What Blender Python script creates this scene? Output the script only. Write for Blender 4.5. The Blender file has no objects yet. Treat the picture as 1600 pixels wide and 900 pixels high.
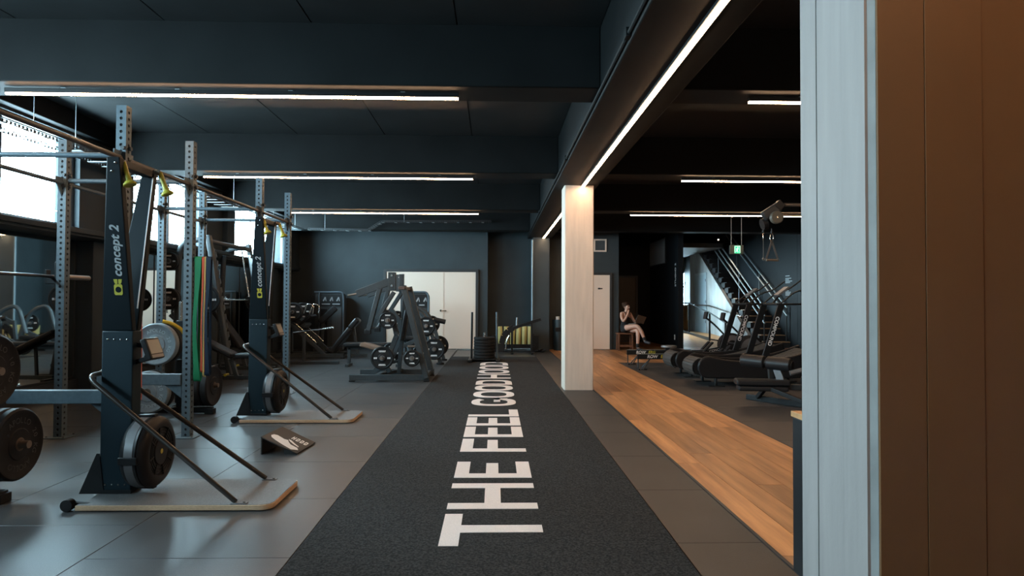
import bpy, bmesh, math, random
from mathutils import Vector, Matrix, Euler
random.seed(7)
PI = math.pi
scene = bpy.context.scene
COL = scene.collection

# ------------------------------------------------------------------ camera
F_PX = 1040.0
cam_d = bpy.data.cameras.new('camera')
cam_d.sensor_width = 36.0
cam_d.lens = 36.0 * F_PX / 1600.0
cam_d.clip_start = 0.05
cam_d.clip_end = 200
cam = bpy.data.objects.new('camera', cam_d)
COL.objects.link(cam)
_yaw, _pit, _roll = math.atan(26.9 / F_PX), math.atan(22.1 / F_PX), 0.004
_fw = Vector((math.sin(_yaw) * math.cos(_pit), math.cos(_yaw) * math.cos(_pit), math.sin(_pit)))
_rt = Vector((math.cos(_yaw), -math.sin(_yaw), 0))
_up = _rt.cross(_fw)
_r2 = _rt * math.cos(_roll) + _up * math.sin(_roll)
_u2 = _up * math.cos(_roll) - _rt * math.sin(_roll)
cam.matrix_world = Matrix(((_r2.x, _u2.x, -_fw.x, 0), (_r2.y, _u2.y, -_fw.y, 0), (_r2.z, _u2.z, -_fw.z, 1.25), (0, 0, 0, 1)))
scene.camera = cam

# ------------------------------------------------------------------ world, daylight, exposure
world = bpy.data.worlds.new('overcast_sky')
scene.world = world
world.use_nodes = True
_bg = world.node_tree.nodes['Background']
_bg.inputs[0].default_value = (0.61, 0.87, 1.0, 1)
_bg.inputs[1].default_value = 60.0
scene.view_settings.view_transform = 'Standard'
scene.view_settings.look = 'None'
scene.view_settings.exposure = 0.0
scene.view_settings.gamma = 1.0
scene.view_settings.use_curve_mapping = False
scene.cycles.use_denoising = True
scene.cycles.max_bounces = 8
scene.cycles.diffuse_bounces = 4
scene.cycles.glossy_bounces = 4
scene.cycles.transmission_bounces = 6
scene.cycles.sample_clamp_indirect = 6.0
scene.cycles.caustics_reflective = False
scene.cycles.caustics_refractive = False
LED_COLOR = (1.0, 0.62, 0.36, 1)
LED_POWER = 72.0

def portal(name, loc, rot, sx, sy):
    l = bpy.data.lights.new(name, 'AREA')
    l.shape = 'RECTANGLE'
    l.size, l.size_y = sx, sy
    l.cycles.is_portal = True
    o = bpy.data.objects.new(name, l)
    COL.objects.link(o)
    o.location = loc
    o.rotation_euler = rot
    return o

# ------------------------------------------------------------------ materials
MATS = {}
def mat(name, color, rough=0.5, metal=0.0, emit=None, noise=None, bump=None, spec=None, rvar=0.0, coord='Object'):
    """noise = (scale, amount, stretch) varies the colour; bump = (scale, strength)"""
    if name in MATS:
        return MATS[name]
    m = bpy.data.materials.new(name)
    m.use_nodes = True
    nt = m.node_tree
    b = nt.nodes['Principled BSDF']
    c = tuple(color) + (1,)
    b.inputs['Base Color'].default_value = c
    b.inputs['Roughness'].default_value = rough
    b.inputs['Metallic'].default_value = metal
    if spec is not None:
        b.inputs['Specular IOR Level'].default_value = spec
    if emit:
        b.inputs['Emission Color'].default_value = tuple(emit[0][:3]) + (1,)
        b.inputs['Emission Strength'].default_value = emit[1]
    if noise or bump:
        tc = nt.nodes.new('ShaderNodeTexCoord')
    if noise:
        mp = nt.nodes.new('ShaderNodeMapping')
        mp.inputs['Scale'].default_value = noise[2] if len(noise) > 2 else (1, 1, 1)
        nz = nt.nodes.new('ShaderNodeTexNoise')
        nz.inputs['Scale'].default_value = noise[0]
        nz.inputs['Detail'].default_value = 5
        rp = nt.nodes.new('ShaderNodeValToRGB')
        a = noise[1]
        rp.color_ramp.elements[0].position = 0.3
        rp.color_ramp.elements[1].position = 0.7
        rp.color_ramp.elements[0].color = tuple(v * (1 - a) for v in color) + (1,)
        rp.color_ramp.elements[1].color = tuple(min(1, v * (1 + a)) for v in color) + (1,)
        nt.links.new(tc.outputs[coord], mp.inputs['Vector'])
        nt.links.new(mp.outputs[0], nz.inputs['Vector'])
        nt.links.new(nz.outputs['Fac'], rp.inputs[0])
        nt.links.new(rp.outputs[0], b.inputs['Base Color'])
        if rvar:
            mr = nt.nodes.new('ShaderNodeMapRange')
            mr.inputs['To Min'].default_value = max(0, rough - rvar)
            mr.inputs['To Max'].default_value = min(1, rough + rvar)
            nt.links.new(nz.outputs['Fac'], mr.inputs['Value'])
            nt.links.new(mr.outputs[0], b.inputs['Roughness'])
    if bump:
        n2 = nt.nodes.new('ShaderNodeTexNoise')
        n2.inputs['Scale'].default_value = bump[0]
        n2.inputs['Detail'].default_value = 4
        bp = nt.nodes.new('ShaderNodeBump')
        bp.inputs['Strength'].default_value = bump[1]
        bp.inputs['Distance'].default_value = 0.01
        nt.links.new(tc.outputs[coord], n2.inputs['Vector'])
        nt.links.new(n2.outputs['Fac'], bp.inputs['Height'])
        nt.links.new(bp.outputs[0], b.inputs['Normal'])
    MATS[name] = m
    return m

def wood_mat(name, c1, c2, axis=1, rough=0.45):
    m = bpy.data.materials.new(name)
    m.use_nodes = True
    nt = m.node_tree
    b = nt.nodes['Principled BSDF']
    tc = nt.nodes.new('ShaderNodeTexCoord')
    oi = nt.nodes.new('ShaderNodeObjectInfo')
    add = nt.nodes.new('ShaderNodeVectorMath')
    add.operation = 'ADD'
    mul = nt.nodes.new('ShaderNodeVectorMath')
    mul.operation = 'SCALE'
    mul.inputs['Scale'].default_value = 40
    cmb = nt.nodes.new('ShaderNodeCombineXYZ')
    for i in range(3):
        nt.links.new(oi.outputs['Random'], cmb.inputs[i])
    nt.links.new(cmb.outputs[0], mul.inputs[0])
    nt.links.new(tc.outputs['Object'], add.inputs[0])
    nt.links.new(mul.outputs[0], add.inputs[1])
    mp = nt.nodes.new('ShaderNodeMapping')
    sc = [8, 8, 8]
    sc[axis] = 0.55
    mp.inputs['Scale'].default_value = sc
    nz = nt.nodes.new('ShaderNodeTexNoise')
    nz.inputs['Scale'].default_value = 1.6
    nz.inputs['Detail'].default_value = 8
    nz.inputs['Roughness'].default_value = 0.62
    rp = nt.nodes.new('ShaderNodeValToRGB')
    rp.color_ramp.elements[0].position = 0.32
    rp.color_ramp.elements[1].position = 0.68
    rp.color_ramp.elements[0].color = tuple(c1) + (1,)
    rp.color_ramp.elements[1].color = tuple(c2) + (1,)
    hsv = nt.nodes.new('ShaderNodeHueSaturation')
    mr = nt.nodes.new('ShaderNodeMapRange')
    mr.inputs['To Min'].default_value = 0.55
    mr.inputs['To Max'].default_value = 1.42
    nt.links.new(oi.outputs['Random'], mr.inputs['Value'])
    nt.links.new(mr.outputs[0], hsv.inputs['Value'])
    nt.links.new(add.outputs[0], mp.inputs['Vector'])
    nt.links.new(mp.outputs[0], nz.inputs['Vector'])
    nt.links.new(nz.outputs['Fac'], rp.inputs[0])
    nt.links.new(rp.outputs[0], hsv.inputs['Color'])
    nt.links.new(hsv.outputs[0], b.inputs['Base Color'])
    b.inputs['Roughness'].default_value = rough
    MATS[name] = m
    return m

M_WALL = mat('charcoal_wall_paint', (0.042, 0.053, 0.058), 0.62, spec=0.2, noise=(1.5, 0.12), bump=(60, 0.05))
M_CEIL = mat('charcoal_beam_paint', (0.0095, 0.0108, 0.0112), 0.65, spec=0.12, noise=(2.0, 0.2), bump=(18, 0.06))
M_RUBBER = mat('rubber_floor', (0.047, 0.050, 0.053), 0.37, noise=(2.2, 0.22), bump=(160, 0.12), rvar=0.07, coord='Object')
M_BOARD = mat('charcoal_ceiling_board', (0.028, 0.030, 0.031), 0.55, spec=0.25, noise=(2.0, 0.2), bump=(18, 0.06))  # lighter than the beams: brightness near the windows is put into the colour
M_CEILR = mat('black_ceiling_paint', (0.006, 0.006, 0.006), 0.65, spec=0.12, bump=(18, 0.06))
M_RUBBER3 = mat('dark_rubber_floor', (0.028, 0.027, 0.027), 0.5, noise=(2.2, 0.22), bump=(160, 0.12))
M_RUBBER2 = mat('rubber_floor_strip', (0.027, 0.0265, 0.0255), 0.48, noise=(2.5, 0.2), bump=(160, 0.12))
M_TURF = mat('black_turf', (0.0165, 0.0167, 0.0175), 0.9, noise=(95, 0.9), bump=(200, 1.0), spec=0.25)
for _n in M_TURF.node_tree.nodes:
    if _n.type == 'VALTORGB':
        _n.color_ramp.elements[0].position, _n.color_ramp.elements[1].position = 0.40, 0.64
        _n.color_ramp.elements[0].color = (0.0035, 0.0035, 0.0036, 1)
        _n.color_ramp.elements[1].color = (0.037, 0.0365, 0.036, 1)
M_LETTER = mat('white_turf_print', (0.78, 0.70, 0.66), 0.9, noise=(200, 0.12), bump=(240, 0.8), spec=0.2)
M_CONC = mat('offwhite_column_paint', (0.66, 0.555, 0.465), 0.6, noise=(7.0, 0.07, (3, 3, 0.3)), bump=(30, 0.10))  # warm LED light on the white column is put into its paint
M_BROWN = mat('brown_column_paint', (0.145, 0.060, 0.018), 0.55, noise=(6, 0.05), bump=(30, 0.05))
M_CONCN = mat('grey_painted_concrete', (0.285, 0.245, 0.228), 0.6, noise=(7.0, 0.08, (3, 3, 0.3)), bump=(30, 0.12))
M_CHAMF = mat('grey_column_paint', (0.26, 0.26, 0.25), 0.6, noise=(8, 0.15), bump=(22, 0.15))
M_WHITE = mat('white_door_paint', (0.78, 0.63, 0.52), 0.5)
M_FRAME = mat('dark_frame_paint', (0.015, 0.018, 0.021), 0.5)
M_MIRROR = mat('mirror_glass', (0.72, 0.78, 0.78), 0.02, metal=1.0)
M_ALU = mat('grey_window_frame', (0.09, 0.12, 0.14), 0.4, metal=0.3)
M_STEEL = mat('blue_grey_painted_steel', (0.080, 0.110, 0.130), 0.45, spec=0.3, noise=(30, 0.12))
M_MACH = mat('graphite_painted_steel', (0.040, 0.049, 0.054), 0.45, spec=0.3, noise=(30, 0.1))
M_BLACK = mat('black_powder_coat', (0.009, 0.010, 0.011), 0.42, spec=0.25)
M_SKI = mat('black_satin_casing', (0.0045, 0.0085, 0.0115), 0.5, spec=0.12)
M_PLASTIC = mat('black_plastic', (0.012, 0.012, 0.013), 0.42, spec=0.2)
M_PAD = mat('black_vinyl_pad', (0.014, 0.014, 0.015), 0.40, spec=0.3, bump=(80, 0.08))
M_PADLIT = mat('brown_vinyl_pad', (0.20, 0.13, 0.09), 0.5)  # warm light on the pulldown seat is put into the vinyl colour
M_CHROME = mat('brushed_chrome', (0.62, 0.60, 0.57), 0.25, metal=1.0)
M_BAR = mat('dark_bar_steel', (0.12, 0.11, 0.105), 0.3, metal=1.0)
M_KNURL = mat('bronze_bar_steel', (0.24, 0.195, 0.16), 0.42, metal=0.75)
M_BUMPER = mat('black_bumper_rubber', (0.015, 0.015, 0.016), 0.55, spec=0.18, noise=(20, 0.2))
M_BUMPERG = mat('grey_bumper_rubber', (0.17, 0.21, 0.235), 0.5, noise=(20, 0.12))
M_URETH = mat('black_urethane', (0.011, 0.012, 0.013), 0.45, spec=0.25)
M_PRINT = mat('white_print', (0.72, 0.72, 0.72), 0.6)
M_GPRINT = mat('grey_print', (0.32, 0.34, 0.35), 0.6)
M_YELLOW = mat('olive_yellow_plastic', (0.42, 0.37, 0.035), 0.45)
M_GUN = mat('gunmetal_band', (0.15, 0.15, 0.155), 0.4, metal=0.4)
M_PLY = mat('plywood_edge', (0.55, 0.38, 0.24), 0.55, noise=(60, 0.2, (1, 1, 10)))
M_GRIT = mat('grey_grip_top', (0.14, 0.142, 0.145), 0.55, noise=(300, 0.5), bump=(300, 0.4))
M_KHAKI = mat('khaki_mat', (0.46, 0.40, 0.16), 0.8, bump=(60, 0.2))
M_GALV = mat('galvanised_steel', (0.28, 0.31, 0.32), 0.45, metal=0.7)
M_DARKST = mat('dark_raw_steel', (0.035, 0.038, 0.04), 0.45, metal=0.5)
M_LED = mat('led_diffuser', (0.9, 0.85, 0.8), 0.5, emit=(LED_COLOR, LED_POWER))
M_GLASS = None
M_WOOD = wood_mat('oak_plank', (0.22, 0.092, 0.033), (0.49, 0.235, 0.093), 1, 0.42)
M_WOOD2 = wood_mat('oak_board', (0.33, 0.16, 0.06), (0.48, 0.25, 0.10), 0, 0.5)

def glass_mat():
    m = bpy.data.materials.new('window_glass')
    m.use_nodes = True
    nt = m.node_tree
    for n in list(nt.nodes):
        nt.nodes.remove(n)
    o = nt.nodes.new('ShaderNodeOutputMaterial')
    mx = nt.nodes.new('ShaderNodeMixShader')
    t = nt.nodes.new('ShaderNodeBsdfTransparent')
    t.inputs[0].default_value = (0.93, 0.96, 0.97, 1)
    g = nt.nodes.new('ShaderNodeBsdfGlossy')
    g.inputs['Roughness'].default_value = 0.02
    mx.inputs[0].default_value = 0.06
    nt.links.new(t.outputs[0], mx.inputs[1])
    nt.links.new(g.outputs[0], mx.inputs[2])
    nt.links.new(mx.outputs[0], o.inputs[0])
    return m
M_GLASS = glass_mat()

# ------------------------------------------------------------------ mesh helpers
class G:
    """collects shapes; build() links them as ONE mesh object"""
    def __init__(self):
        self.v = []
        self.f = []
    def add(self, verts, faces):
        n = len(self.v)
        self.v += [tuple(p) for p in verts]
        self.f += [tuple(i + n for i in f) for f in faces]
        return self
    def box(self, x0, x1, y0, y1, z0, z1):
        v = [(x0, y0, z0), (x1, y0, z0), (x1, y1, z0), (x0, y1, z0), (x0, y0, z1), (x1, y0, z1), (x1, y1, z1), (x0, y1, z1)]
        return self.add(v, [(0, 3, 2, 1), (4, 5, 6, 7), (0, 1, 5, 4), (1, 2, 6, 5), (2, 3, 7, 6), (3, 0, 4, 7)])
    def bar(self, p, q, w, h, up=(0, 0, 1), w2=None, h2=None):
        """rectangular bar from p to q; w across, h along the up side"""
        p, q = Vector(p), Vector(q)
        d = (q - p).normalized()
        u = Vector(up)
        if abs(d.dot(u)) > 0.98:
            u = Vector((1, 0, 0))
        s = d.cross(u).normalized()
        t = s.cross(d).normalized()
        w2 = w if w2 is None else w2
        h2 = h if h2 is None else h2
        v = []
        for c, a, b in ((p, w / 2, h / 2), (q, w2 / 2, h2 / 2)):
            v += [c - s * a - t * b, c + s * a - t * b, c + s * a + t * b, c - s * a + t * b]
        return self.add(v, [(3, 2, 1, 0), (4, 5, 6, 7), (0, 1, 5, 4), (1, 2, 6, 5), (2, 3, 7, 6), (3, 0, 4, 7)])
    def cyl(self, p, q, r, n=16, r2=None):
        p, q = Vector(p), Vector(q)
        d = (q - p).normalized()
        a = d.orthogonal().normalized()
        b = d.cross(a)
        r2 = r if r2 is None else r2
        v = []
        for c, rr in ((p, r), (q, r2)):
            for i in range(n):
                t = 2 * PI * i / n
                v.append(c + a * (rr * math.cos(t)) + b * (rr * math.sin(t)))
        f = [tuple(reversed(range(n))), tuple(range(n, 2 * n))]
        f += [(i, (i + 1) % n, n + (i + 1) % n, n + i) for i in range(n)]
        return self.add(v, f)
    def tube(self, pts, r, n=10, fillet=0.0, seg=6, cap=True):
        """round tube through pts; corners rounded by fillet"""
        P = [Vector(p) for p in pts]
        if fillet > 0 and len(P) > 2:
            Q = [P[0]]
            for i in range(1, len(P) - 1):
                a, b, c = P[i - 1], P[i], P[i + 1]
                d1, d2 = (a - b), (c - b)
                k = min(fillet, d1.length * 0.49, d2.length * 0.49)
                s, e = b + d1.normalized() * k, b + d2.normalized() * k
                for j in range(seg + 1):
                    t = j / seg
                    Q.append(s * (1 - t) ** 2 + b * (2 * t * (1 - t)) + e * t ** 2)
            Q.append(P[-1])
            P = Q
        rr = r if isinstance(r, (list, tuple)) else [r] * len(P)
        v, f = [], []
        d0 = (P[1] - P[0]).normalized()
        a = d0.orthogonal().normalized()
        for i, p in enumerate(P):
            if i == 0:
                d = d0
            elif i == len(P) - 1:
                d = (P[i] - P[i - 1]).normalized()
            else:
                d = ((P[i + 1] - P[i]).normalized() + (P[i] - P[i - 1]).normalized()).normalized()
            a = (a - d * a.dot(d)).normalized()
            b = d.cross(a)
            for k in range(n):
                t = 2 * PI * k / n
                v.append(p + a * (rr[i] * math.cos(t)) + b * (rr[i] * math.sin(t)))
        for i in range(len(P) - 1):
            for k in range(n):
                k2 = (k + 1) % n
                f.append((i * n + k, i * n + k2, (i + 1) * n + k2, (i + 1) * n + k))
        if cap:
            f.append(tuple(reversed(range(n))))
            f.append(tuple(range((len(P) - 1) * n, len(P) * n)))
        return self.add(v, f)
    def lathe(self, prof, o=(0, 0, 0), axis=(1, 0, 0), n=32):
        """prof = [(along, radius)] closed at both ends when radius is 0"""
        o, d = Vector(o), Vector(axis).normalized()
        a = d.orthogonal().normalized()
        b = d.cross(a)
        v, f, rows = [], [], []
        for (t, r) in prof:
            if r < 1e-6:
                rows.append([len(v)])
                v.append(o + d * t)
            else:
                rows.append(list(range(len(v), len(v) + n)))
                for k in range(n):
                    an = 2 * PI * k / n
                    v.append(o + d * t + a * (r * math.cos(an)) + b * (r * math.sin(an)))
        for r0, r1 in zip(rows, rows[1:]):
            for k in range(n):
                k2 = (k + 1) % n
                if len(r0) == 1 and len(r1) == 1:
                    continue
                if len(r0) == 1:
                    f.append((r0[0], r1[k2], r1[k]))
                elif len(r1) == 1:
                    f.append((r0[k], r0[k2], r1[0]))
                else:
                    f.append((r0[k], r0[k2], r1[k2], r1[k]))
        return self.add(v, f)
    def prism(self, poly, o, ux, uy, un, t):
        """2-D polygon in the plane (ux, uy) at o, pushed t along un"""
        o, ux, uy, un = Vector(o), Vector(ux), Vector(uy), Vector(un)
        n = len(poly)
        v = [o + ux * a + uy * b for a, b in poly] + [o + ux * a + uy * b + un * t for a, b in poly]
        f = [tuple(reversed(range(n))), tuple(range(n, 2 * n))]
        f += [(i, (i + 1) % n, n + (i + 1) % n, n + i) for i in range(n)]
        return self.add(v, f)
    def sphere(self, c, r, n=12, m=8, sc=(1, 1, 1)):
        c = Vector(c)
        v, f = [c + Vector((0, 0, r * sc[2]))], []
        for j in range(1, m):
            th = PI * j / m
            for k in range(n):
                ph = 2 * PI * k / n
                v.append(c + Vector((r * sc[0] * math.sin(th) * math.cos(ph), r * sc[1] * math.sin(th) * math.sin(ph), r * sc[2] * math.cos(th))))
        v.append(c - Vector((0, 0, r * sc[2])))
        for k in range(n):
            f.append((0, 1 + k, 1 + (k + 1) % n))
            f.append((len(v) - 1, 1 + (m - 2) * n + (k + 1) % n, 1 + (m - 2) * n + k))
        for j in range(m - 2):
            for k in range(n):
                a, b = 1 + j * n + k, 1 + j * n + (k + 1) % n
                f.append((a, a + n, b + n, b))
        return self.add(v, f)
    def mesh(self, name, m, bev=0.0, angle=35, seg=2):
        if bev > 0 and angle == 35:
            angle = 20 if seg == 2 else 14
        me = bpy.data.meshes.new(name)
        bm = bmesh.new()
        vs = [bm.verts.new(p) for p in self.v]
        for f in self.f:
            try:
                bm.faces.new([vs[i] for i in f])
            except ValueError:
                pass
        bmesh.ops.recalc_face_normals(bm, faces=bm.faces)
        if bev > 0:
            es = [e for e in bm.edges if len(e.link_faces) == 2 and e.calc_face_angle(0) > math.radians(30)]
            bmesh.ops.bevel(bm, geom=es, offset=bev, segments=seg, affect='EDGES', profile=0.5, clamp_overlap=True)
        bm.to_mesh(me)
        bm.free()
        me.polygons.foreach_set('use_smooth', [True] * len(me.polygons))
        me.set_sharp_from_angle(angle=math.radians(angle))
        me.materials.append(m)
        return me
    def build(self, name, m, parent=None, bev=0.0, angle=35, seg=2):
        return link(name, self.mesh(name, m, bev, angle, seg), parent)

def link(name, me, parent=None):
    o = bpy.data.objects.new(name, me)
    COL.objects.link(o)
    if parent:
        o.parent = parent
    return o
def tag(o, label, cat, group=None):
    o['label'] = label
    o['category'] = cat
    if group:
        o['group'] = group
    return o
def thing(name, label, cat, loc=(0, 0, 0), rz=0.0, group=None):
    o = bpy.data.objects.new(name, None)
    COL.objects.link(o)
    o.empty_display_size = 0.1
    o.location = loc
    o.rotation_euler = (0, 0, rz)
    return tag(o, label, cat, group)
def struct(o):
    o['kind'] = 'structure'
    return o
def copy_tree(o, parent=None):
    c = o.copy()
    COL.objects.link(c)
    if parent:
        c.parent = parent
    for ch in list(o.children):
        copy_tree(ch, c)
    return c
def clone(o, loc, rz, label, rot=None):
    c = copy_tree(o)
    c.location = loc
    c.rotation_euler = rot if rot else (0, 0, rz)
    c['label'] = label
    return c
def text_mesh(name, body, size, m, ext=0.002, shear=0.0, offset=0.0, space=1.0, align='CENTER'):
    cu = bpy.data.curves.new(name + '_curve', 'FONT')
    cu.body = body
    cu.size = size
    cu.extrude = ext
    cu.shear = shear
    cu.offset = offset
    cu.space_character = space
    cu.align_x = align
    cu.align_y = 'CENTER'
    cu.resolution_u = 3
    t = bpy.data.objects.new(name + '_tmp', cu)
    COL.objects.link(t)
    dg = bpy.context.evaluated_depsgraph_get()
    me = bpy.data.meshes.new_from_object(t.evaluated_get(dg))
    bpy.data.objects.remove(t)
    bpy.data.curves.remove(cu)
    me.name = name
    me.materials.clear()
    me.materials.append(m)
    return me
def text(name, body, size, m, parent, origin, right, up, **k):
    """flat lettering; right = reading direction, up = top of the letters"""
    me = text_mesh(name, body, size, m, **k)
    r, u = Vector(right).normalized(), Vector(up).normalized()
    n = r.cross(u)
    u = n.cross(r)
    me.transform(Matrix(((r.x, u.x, n.x, origin[0]), (r.y, u.y, n.y, origin[1]), (r.z, u.z, n.z, origin[2]), (0, 0, 0, 1))))
    return link(name, me, parent)

# ================================================================== THE ROOM
def sbox(name, x0, x1, y0, y1, z0, z1, m, parent=None, bev=0.0):
    o = G().box(x0, x1, y0, y1, z0, z1).build(name, m, parent, bev)
    if parent is None:
        struct(o)
    return o
WX = -5.6            # inner face of the window wall
CEIL = 3.51
BEAM_Y = (-1.83, 1.78, 5.40, 9.03, 12.67, 16.30)

floor = sbox('floor', -5.9, 12.0, -3.6, 30.0, -0.30, -0.014, mat('screed', (0.02, 0.02, 0.02), 0.8))
def tile_mesh(w, d, m, name='floor_tile', t=0.0135):
    return G().box(-w / 2, w / 2, -d / 2, d / 2, -t, 0).mesh(name, m, 0.0012, seg=1)
# 1 m rubber tiles of the free weight floor, running bond
tm = tile_mesh(0.988, 0.974, M_RUBBER)
for ci in range(5):
    x = -1.487 - 0.992 * ci
    off = 0.0 if ci % 2 == 0 else 0.489
    for r in range(-4, 16):
        y = 2.81 + off + 0.978 * r
        if y - 0.49 > 17.6 or y < -1.5:
            continue
        o = link('floor_tile', tm, floor)
        o.location = (x, y, 0)
tm = tile_mesh(0.447, 0.974, M_RUBBER2)
for r in range(-4, 16):
    o = link('floor_tile', tm, floor)
    o.location = (1.178, 2.98 + 0.978 * r, 0)
tm = tile_mesh(0.978, 0.974, M_RUBBER3)
MESH_HALF = tile_mesh(0.978, 0.485, M_RUBBER3)
for ci in range(7):
    for r in range(-2, 11):
        o = link('floor_tile', tm, floor)
        o.location = (3.075 + 0.982 * ci, 3.585 + 0.978 * r - (0.489 if ci % 2 else 0), 0)
    if ci % 2:
        o = link('floor_tile', MESH_HALF, floor)
        o.location = (3.075 + 0.982 * ci, 3.585 + 0.978 * 10.25, 0)
tm = tile_mesh(1.9, 0.974, M_RUBBER)
for r in range(2):
    o = link('floor_tile', tm, floor)
    o.location = (-0.0, 15.75 + 0.978 * r, 0)
# oak planks of the walkway
def planks(x0, x1, y0, y1, nrow, length=1.9):
    w = (x1 - x0) / nrow
    for i in range(nrow):
        y = y0 - random.random() * length
        while y < y1:
            a, b = max(y, y0), min(y + length, y1)
            if b - a > 0.05:
                me = G().box(-w / 2 + .0018, w / 2 - .0018, -(b - a) / 2 + .0018, (b - a) / 2 - .0018, -0.0135, 0).mesh('floor_plank', M_WOOD)
                o = link('floor_plank', me, floor)
                o.location = (x0 + w * (i + .5), (a + b) / 2, 0.0)
            y += length
planks(1.425, 2.575, 2.0, 13.86, 6)
planks(1.425, 4.98, 13.86, 17.65, 18, 2.4)
planks(3.3, 4.98, 17.65, 21.2, 8, 2.4)
planks(4.98, 8.2, 13.86, 18.6, 12, 2.4)
sbox('trim_1', 1.405, 1.424, 2.0, 17.2, -0.013, 0.004, M_FRAME)
sbox('trim_2', 2.575, 2.585, 2.0, 13.85, -0.013, 0.003, M_FRAME)
ramp = G().add([(4.98, 18.6, 0), (7.53, 18.6, 0), (7.53, 22.5, .2), (4.98, 22.5, .2), (4.98, 29, .2), (11, 29, .2), (11, 22.5, .2), (4.98, 18.6, -.013), (11, 22.5, -.013), (11, 29, -.013), (4.98, 29, -.013), (7.53, 18.6, -.013), (7.53, 22.5, -.013)],
    [(0, 1, 2, 3), (3, 2, 6, 5, 4), (0, 7, 11, 1), (1, 11, 12, 2), (2, 12, 8, 6)]).build('floor_lobby', mat('lobby_oak', (0.34, 0.155, 0.055), 0.5, noise=(3, .25, (6, .6, 1))))
struct(ramp)

# ceiling slab and boards
ceiling = sbox('ceiling', -5.9, 12.0, -3.6, 21.5, CEIL + 0.012, CEIL + 0.15, mat('slab_paint', (0.012, 0.013, 0.014), 0.8))
for bi in range(len(BEAM_Y)):
    y0 = BEAM_Y[bi] + 0.40
    y1 = BEAM_Y[bi + 1] if bi + 1 < len(BEAM_Y) else 17.65
    n = 2 if y1 - y0 > 2 else 1
    for k in range(n):
        d = (y1 - y0) / n
        me = G().box(-.583, .583, -d / 2 + .004, d / 2 - .004, 0, .012).mesh('ceiling_board', M_BOARD)
        for i in range(5):
            o = link('ceiling_board', me, ceiling)
            o.location = (-5.03 + 1.178 * (i + .5), y0 + d * (k + .5), CEIL)
for bi in range(len(BEAM_Y)):
    sbox('ceiling_beam', -5.6, 0.862, BEAM_Y[bi], BEAM_Y[bi] + 0.40, 3.005, CEIL + .02, M_CEIL, ceiling, 0.012)
    sbox('ceiling_beam', 1.482, 11.0, BEAM_Y[bi], BEAM_Y[bi] + 0.40, 3.005, CEIL + .02, M_CEILR, ceiling, 0.012)
sbox('ceiling_beam', 0.86, 1.484, -3.6, 17.6, 2.93, CEIL + .02, M_CEIL, ceiling, 0.012)
sbox('ceiling_beam', -5.6, -5.03, -3.6, 17.65, 3.29, CEIL + .02, M_CEIL, ceiling, 0.01)

# left wall: mirrored lower wall, bulkhead and the clerestory windows above it
BAYS = [(-1.49, 1.11), (2.14, 4.74), (5.77, 8.36), (9.40, 12.00), (13.02, 16.55)]  # last bay stretched beyond its real end to brighten the back wall
SILL, HEAD, UX = 2.13, 3.26, -5.15
wall_left = sbox('wall_left', WX - 0.3, WX, -3.6, 18.0, 0, SILL, M_WALL)
sbox('bulkhead', WX, UX, -3.6, 17.65, SILL - .08, SILL - .001, M_WALL, wall_left)
sbox('wall_left_head', UX - 0.3, UX, -3.6, 17.65, HEAD, CEIL + .1, M_WALL)
ys = [-3.6] + [v for b in BAYS for v in b] + [17.65]
for i in range(0, len(ys), 2):
    sbox('pier', UX - 0.3, UX, ys[i], ys[i + 1], SILL, HEAD, M_WALL, wall_left)
for y in BEAM_Y[1:]:
    sbox('pilaster', WX, -5.38, y + 0.02, y + 0.38, 0.0, SILL - .081, M_WALL, wall_left, 0.008)
    sbox('pilaster', UX, UX + .10, y + 0.02, y + 0.38, SILL + .013, 3.004, M_WALL, wall_left, 0.008)
sbox('sill_board', UX - .02, UX + 0.05, -3.5, 17.6, SILL - 0.05, SILL + .012, M_WALL, wall_left, 0.004)
for n, (a, b) in enumerate(BAYS):
    w = thing('window_%d' % (n + 1), 'x', 'x')
    del w['label'], w['category']
    struct(w)
    xo = UX - 0.10
    f = G()
    f.box(xo - .03, xo + .03, a, a + .06, SILL, HEAD).box(xo - .03, xo + .03, b - .06, b, SILL, HEAD)
    f.box(xo - .03, xo + .03, a + .06, b - .06, SILL, SILL + .05).box(xo - .03, xo + .03, a + .06, b - .06, HEAD - .05, HEAD)
    f.build('window_frame', M_ALU, w, 0.004)
    mid = (a + b) / 2 + 0.05
    G().box(xo - .03, xo + .03, mid - .03, mid + .03, SILL + .05, HEAD - .05).build('mullion', M_ALU, w, 0.004)
    for (p, q) in ((a + .06, mid - .03), (mid + .03, b - .06)):
        G().box(xo - .004, xo + .004, p, q, SILL + .05, HEAD - .05).build('pane', M_GLASS, w)
    portal('window_portal', (UX - 0.32, (a + b) / 2, (SILL + HEAD) / 2), (0, -PI / 2, 0), HEAD - SILL, b - a)
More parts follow.
